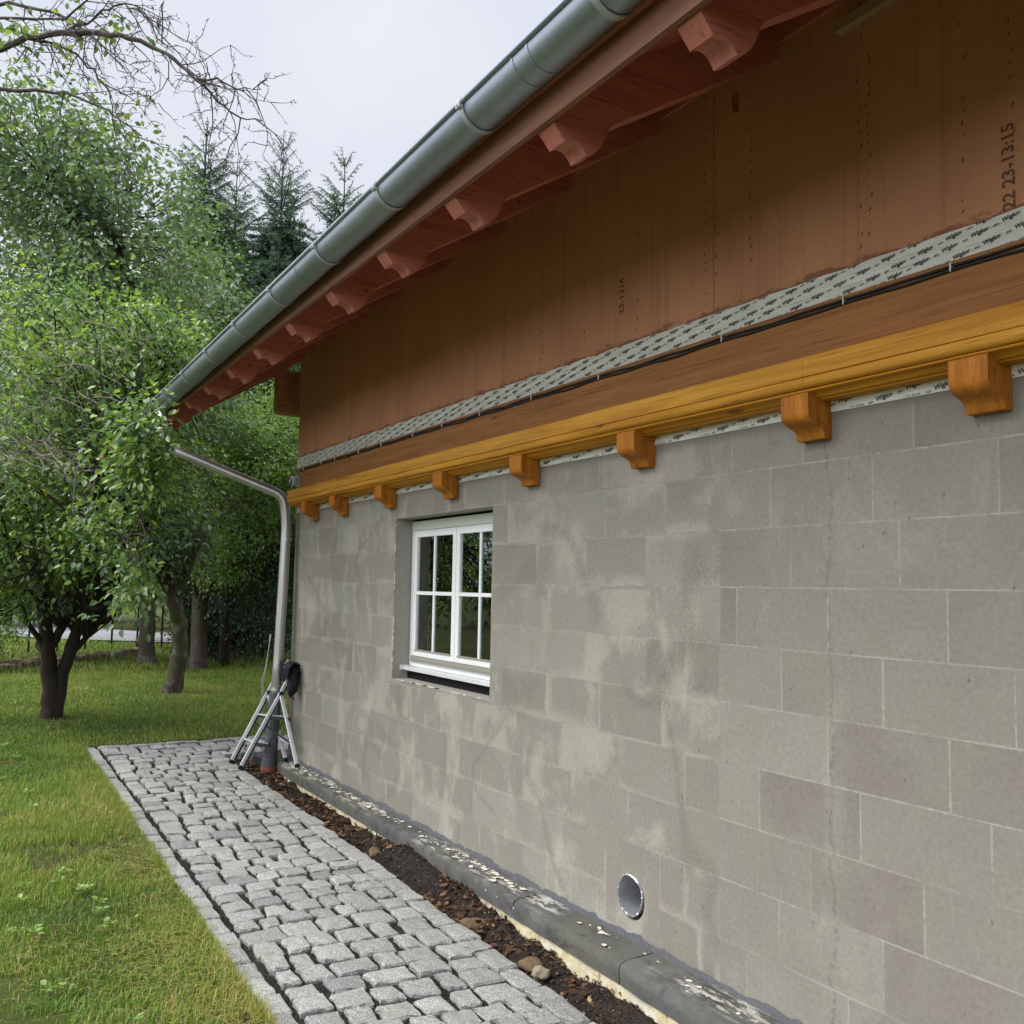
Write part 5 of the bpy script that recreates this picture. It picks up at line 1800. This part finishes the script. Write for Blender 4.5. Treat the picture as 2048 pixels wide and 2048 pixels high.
spruce((-19.5, 5.35, .3), 15.75, 3.0, 'tallest slim spruce, middle one of those rising above the gutter', 1)
spruce((-20.2, 4.1, .3), 15.1, 2.6, 'spruce with a bare leader left of the tallest spruce', 2, .9)
spruce((-18.5, 7.05, .3), 15.2, 3.0, 'spruce at the right, half hidden by the gutter', 3)
spruce((-16.5, 2.35, .3), 14.4, 2.8, 'spruce under the tip of the bare branch, leftmost of the spruces', 4)
spruce((-22.5, 6.9, .3), 14.6, 3.0, 'spruce behind, between the tallest one and the right one', 5)
spruce((-17.0, 4.6, .3), 11.2, 2.8, 'shorter dense spruce in front of the other spruces', 6)

# ================================================================== GRASS, LITTER
def blades(n, rng, xf, L, wid, name, label_tone):
    X, Y = xf(n)
    base = np.stack([X, Y, lawn_z(X, Y) - .006], 1)
    a = rng.random(len(X)) * 2 * math.pi
    lean = rng.uniform(.15, 1.0, len(X))
    d = np.stack([np.cos(a), np.sin(a), np.zeros(len(X))], 1)
    patch = vnoise(X * .9 + 10, Y * .9 + 20, 31) * .6 + vnoise(X * 2.7 + 33, Y * 2.7 + 5, 32) * .4
    hl = L * rng.uniform(.5, 1.25, len(X)) * (0.6 + .75 * patch)
    sd = np.stack([-np.sin(a + rng.normal(0, .5, len(X))), np.cos(a), np.zeros(len(X))], 1) * (wid * rng.uniform(.6, 1.3, len(X)))[:, None]
    upv = np.array([0, 0, 1.0])
    m1 = base + upv * (hl * .55)[:, None] + d * (hl * .22 * lean)[:, None]
    tp = base + upv * (hl * (1 - .38 * lean))[:, None] + d * (hl * .75 * lean)[:, None]
    V = np.stack([base - sd, base + sd, m1 + sd * .75, m1 - sd * .75, tp], 1).reshape(-1, 3)
    k = np.arange(len(X)) * 5
    Q = np.stack([k, k + 1, k + 2, k + 3], 1)
    T = np.stack([k + 3, k + 2, k + 4], 1)
    edge = np.clip(1 - (PATH_L - Y) / .45, 0, 1) * (X > -2)
    dry = vnoise(X * 1.5 + 70, Y * 1.5 + 11, 33)
    tone = .19 + .50 * patch + rng.normal(0, .14, len(X)) + np.where(rng.random(len(X)) < (.14 + .8 * edge * dry + .8 * np.clip(dry - .45, 0, 1)), rng.uniform(.2, .55, len(X)), 0)
    return V, Q, T, np.repeat(np.clip(tone, 0, 1), 5)


rng = np.random.default_rng(77)


def near_xy(n):
    X = rng.uniform(-2, 7.0, n)
    Y = PATH_L + .02 - np.abs(rng.random(n)) * 2.3
    keep = vnoise(X * 1.9 + 5, Y * 1.9 + 8, 34) * .6 + vnoise(X * 6 + 5, Y * 6 + 8, 35) * .4 + np.clip((PATH_L - Y) / .6, 0, 1) * .15 > .465 + rng.normal(0, .06, n)
    return X[keep], Y[keep]


def bare_xy(n):
    X = rng.uniform(-2, 6.6, n)
    return X, PATH_L + .02 - rng.random(n) * 1.6


def mid_xy(n):
    X = rng.uniform(-10, -1.75, n)
    Y = rng.uniform(-4.0, 3.2, n)
    k = (Y < (X + 9.3) * .62 + .3) | (X < -6)
    return X[k], Y[k]


def edge_xy(n):
    X = rng.uniform(-1.8, 6.6, n)
    Y = PATH_L + .03 - np.abs(rng.normal(0, .05, n))
    k = rng.random(n) < vnoise(X * 3, Y * 3, 36)
    return X[k], Y[k]


def far_xy(n):
    X = rng.uniform(-22, -10, n)
    Y = rng.uniform(-5.5, 4.0, n)
    return X, Y


Vs, Qs, Ts, To = [], [], [], []
off = 0
for n, fxy, L, wd in ((150000, near_xy, .074, .0022), (14000, edge_xy, .080, .0019), (45000, bare_xy, .030, .0014), (140000, mid_xy, .062, .003), (30000, far_xy, .12, .006)):
    V, Q, T, tn = blades(n, rng, fxy, L, wd, '', 0)
    Vs.append(V); Qs.append(Q + off); Ts.append(T + off); To.append(tn)
    off += len(V)
# dry straw lying flat between the green blades
n = 14000
X = rng.uniform(-2, 7, n); Y = PATH_L + .01 - np.abs(rng.normal(0, .55, n))
k = vnoise(X * 1.5 + 70, Y * 1.5 + 11, 33) + np.clip(.5 - (PATH_L - Y), 0, .5) > rng.uniform(.25, .9, n)
X, Y = X[k], Y[k]
a = rng.random(len(X)) * 6.28
d = np.stack([np.cos(a), np.sin(a), rng.uniform(-.02, .22, len(X))], 1)
s_ = np.stack([-np.sin(a), np.cos(a), np.zeros(len(X))], 1) * .0013
b0 = np.stack([X, Y, lawn_z(X, Y) + .012 + rng.random(len(X)) * .015], 1)
Ls = rng.uniform(.04, .13, len(X))[:, None]
m1 = b0 + d * Ls * .5 + s_ * rng.normal(0, 6, len(X))[:, None]
tp = b0 + d * Ls + s_ * rng.normal(0, 14, len(X))[:, None] - np.array([0, 0, .012])
V = np.stack([b0 - s_, b0 + s_, m1 + s_, m1 - s_, tp], 1).reshape(-1, 3)
kk = np.arange(len(X)) * 5
Vs.append(V); Qs.append(np.stack([kk, kk + 1, kk + 2, kk + 3], 1) + off); Ts.append(np.stack([kk + 3, kk + 2, kk + 4], 1) + off)
To.append(np.repeat(rng.uniform(.72, 1.0, len(X)), 5)); off += len(V)
gr = make_np('grass', np.concatenate(Vs), [np.concatenate(Qs), np.concatenate(Ts)], M['grass'], np.concatenate(To))
tag(gr, kind='stuff')

# brown leaf litter in the soil strip (and a few leaves on the lawn)
n = 3800
X = rng.uniform(-.8, 7.5, n); Y = rng.uniform(PATH_R + .005, -.17, n)
k = vnoise(X * 2.2, Y * 2.2 + 9, 41) > rng.uniform(.2, .7, n)
X, Y = X[k], Y[k]
Z = soil_z(X, Y) + .006 + rng.random(len(X)) * .012
P = np.stack([X, Y, Z], 1)
ax = np.stack([rng.normal(size=len(X)), rng.normal(size=len(X)), rng.normal(size=len(X)) * .28], 1)
nm = np.array([0, 0, 1.]) + rng.normal(size=P.shape) * .5
V1, F1 = leaf_arrays(P, ax, nm, rng.uniform(.016, .062, len(X)), .27, -.5)
t1 = np.repeat(np.clip(rng.beta(1.3, 2.5, len(X)), 0, 1), 6)
X = rng.uniform(-.8, 7.5, 7000); Y = rng.uniform(PATH_R + .005, -.17, 7000)
P = np.stack([X, Y, soil_z(X, Y) + .003 + rng.random(7000) * .007], 1)
V3, F3 = leaf_arrays(P, rng.normal(size=P.shape) * [1, 1, .5], np.array([0, 0, 1.]) + rng.normal(size=P.shape) * .7, rng.uniform(.006, .018, 7000), .36, -.4)
t3 = np.repeat(np.where(rng.random(7000) < .93, rng.uniform(0, .28, 7000), rng.uniform(.6, 1, 7000)), 6)
n = 130
X = rng.uniform(-9, 6, n); Y = PATH_L - .1 - rng.random(n) * 1.9
P = np.stack([X, Y, lawn_z(X, Y) + .03], 1)
V2, F2 = leaf_arrays(P, rng.normal(size=(n, 3)) * [1, 1, .3], np.array([0, 0, 1.]) + rng.normal(size=P.shape) * .4, rng.uniform(.025, .06, n), .3, -.4)
t2 = np.repeat(rng.uniform(.4, 1, n), 6)
lt = make_np('leaf_litter', np.concatenate([V1, V2, V3]), [np.concatenate([F1, F2 + len(V1), F3 + len(V1) + len(V2)])], M['litter'], np.concatenate([t1, t2, t3]))
tag(lt, kind='stuff')
# low broad-leaved weeds in the lawn
n = 40
cX = np.concatenate([rng.uniform(2.6, 5.2, 18), rng.uniform(-6, 2, 22)]); cY = np.concatenate([-2.1 - rng.random(18) * .5, PATH_L - .2 - rng.random(22) * 1.4])
idx = np.repeat(np.arange(n), 9)
a = rng.random(len(idx)) * 6.28
P = np.stack([cX[idx] + .015 * np.cos(a), cY[idx] + .015 * np.sin(a), lawn_z(cX[idx], cY[idx]) + .035 + rng.random(len(idx)) * .02], 1)
ax = np.stack([np.cos(a), np.sin(a), rng.uniform(.0, .6, len(idx))], 1)
V, F = leaf_arrays(P, ax, np.array([0, 0, 1.]) + rng.normal(size=P.shape) * .25, rng.uniform(.02, .042, len(idx)), .36)
wd_ = make_np('weeds', V, [F], M['leafC'], np.repeat(np.clip(rng.normal(.85, .12, len(idx)), 0, 1), 6))
tag(wd_, kind='stuff')
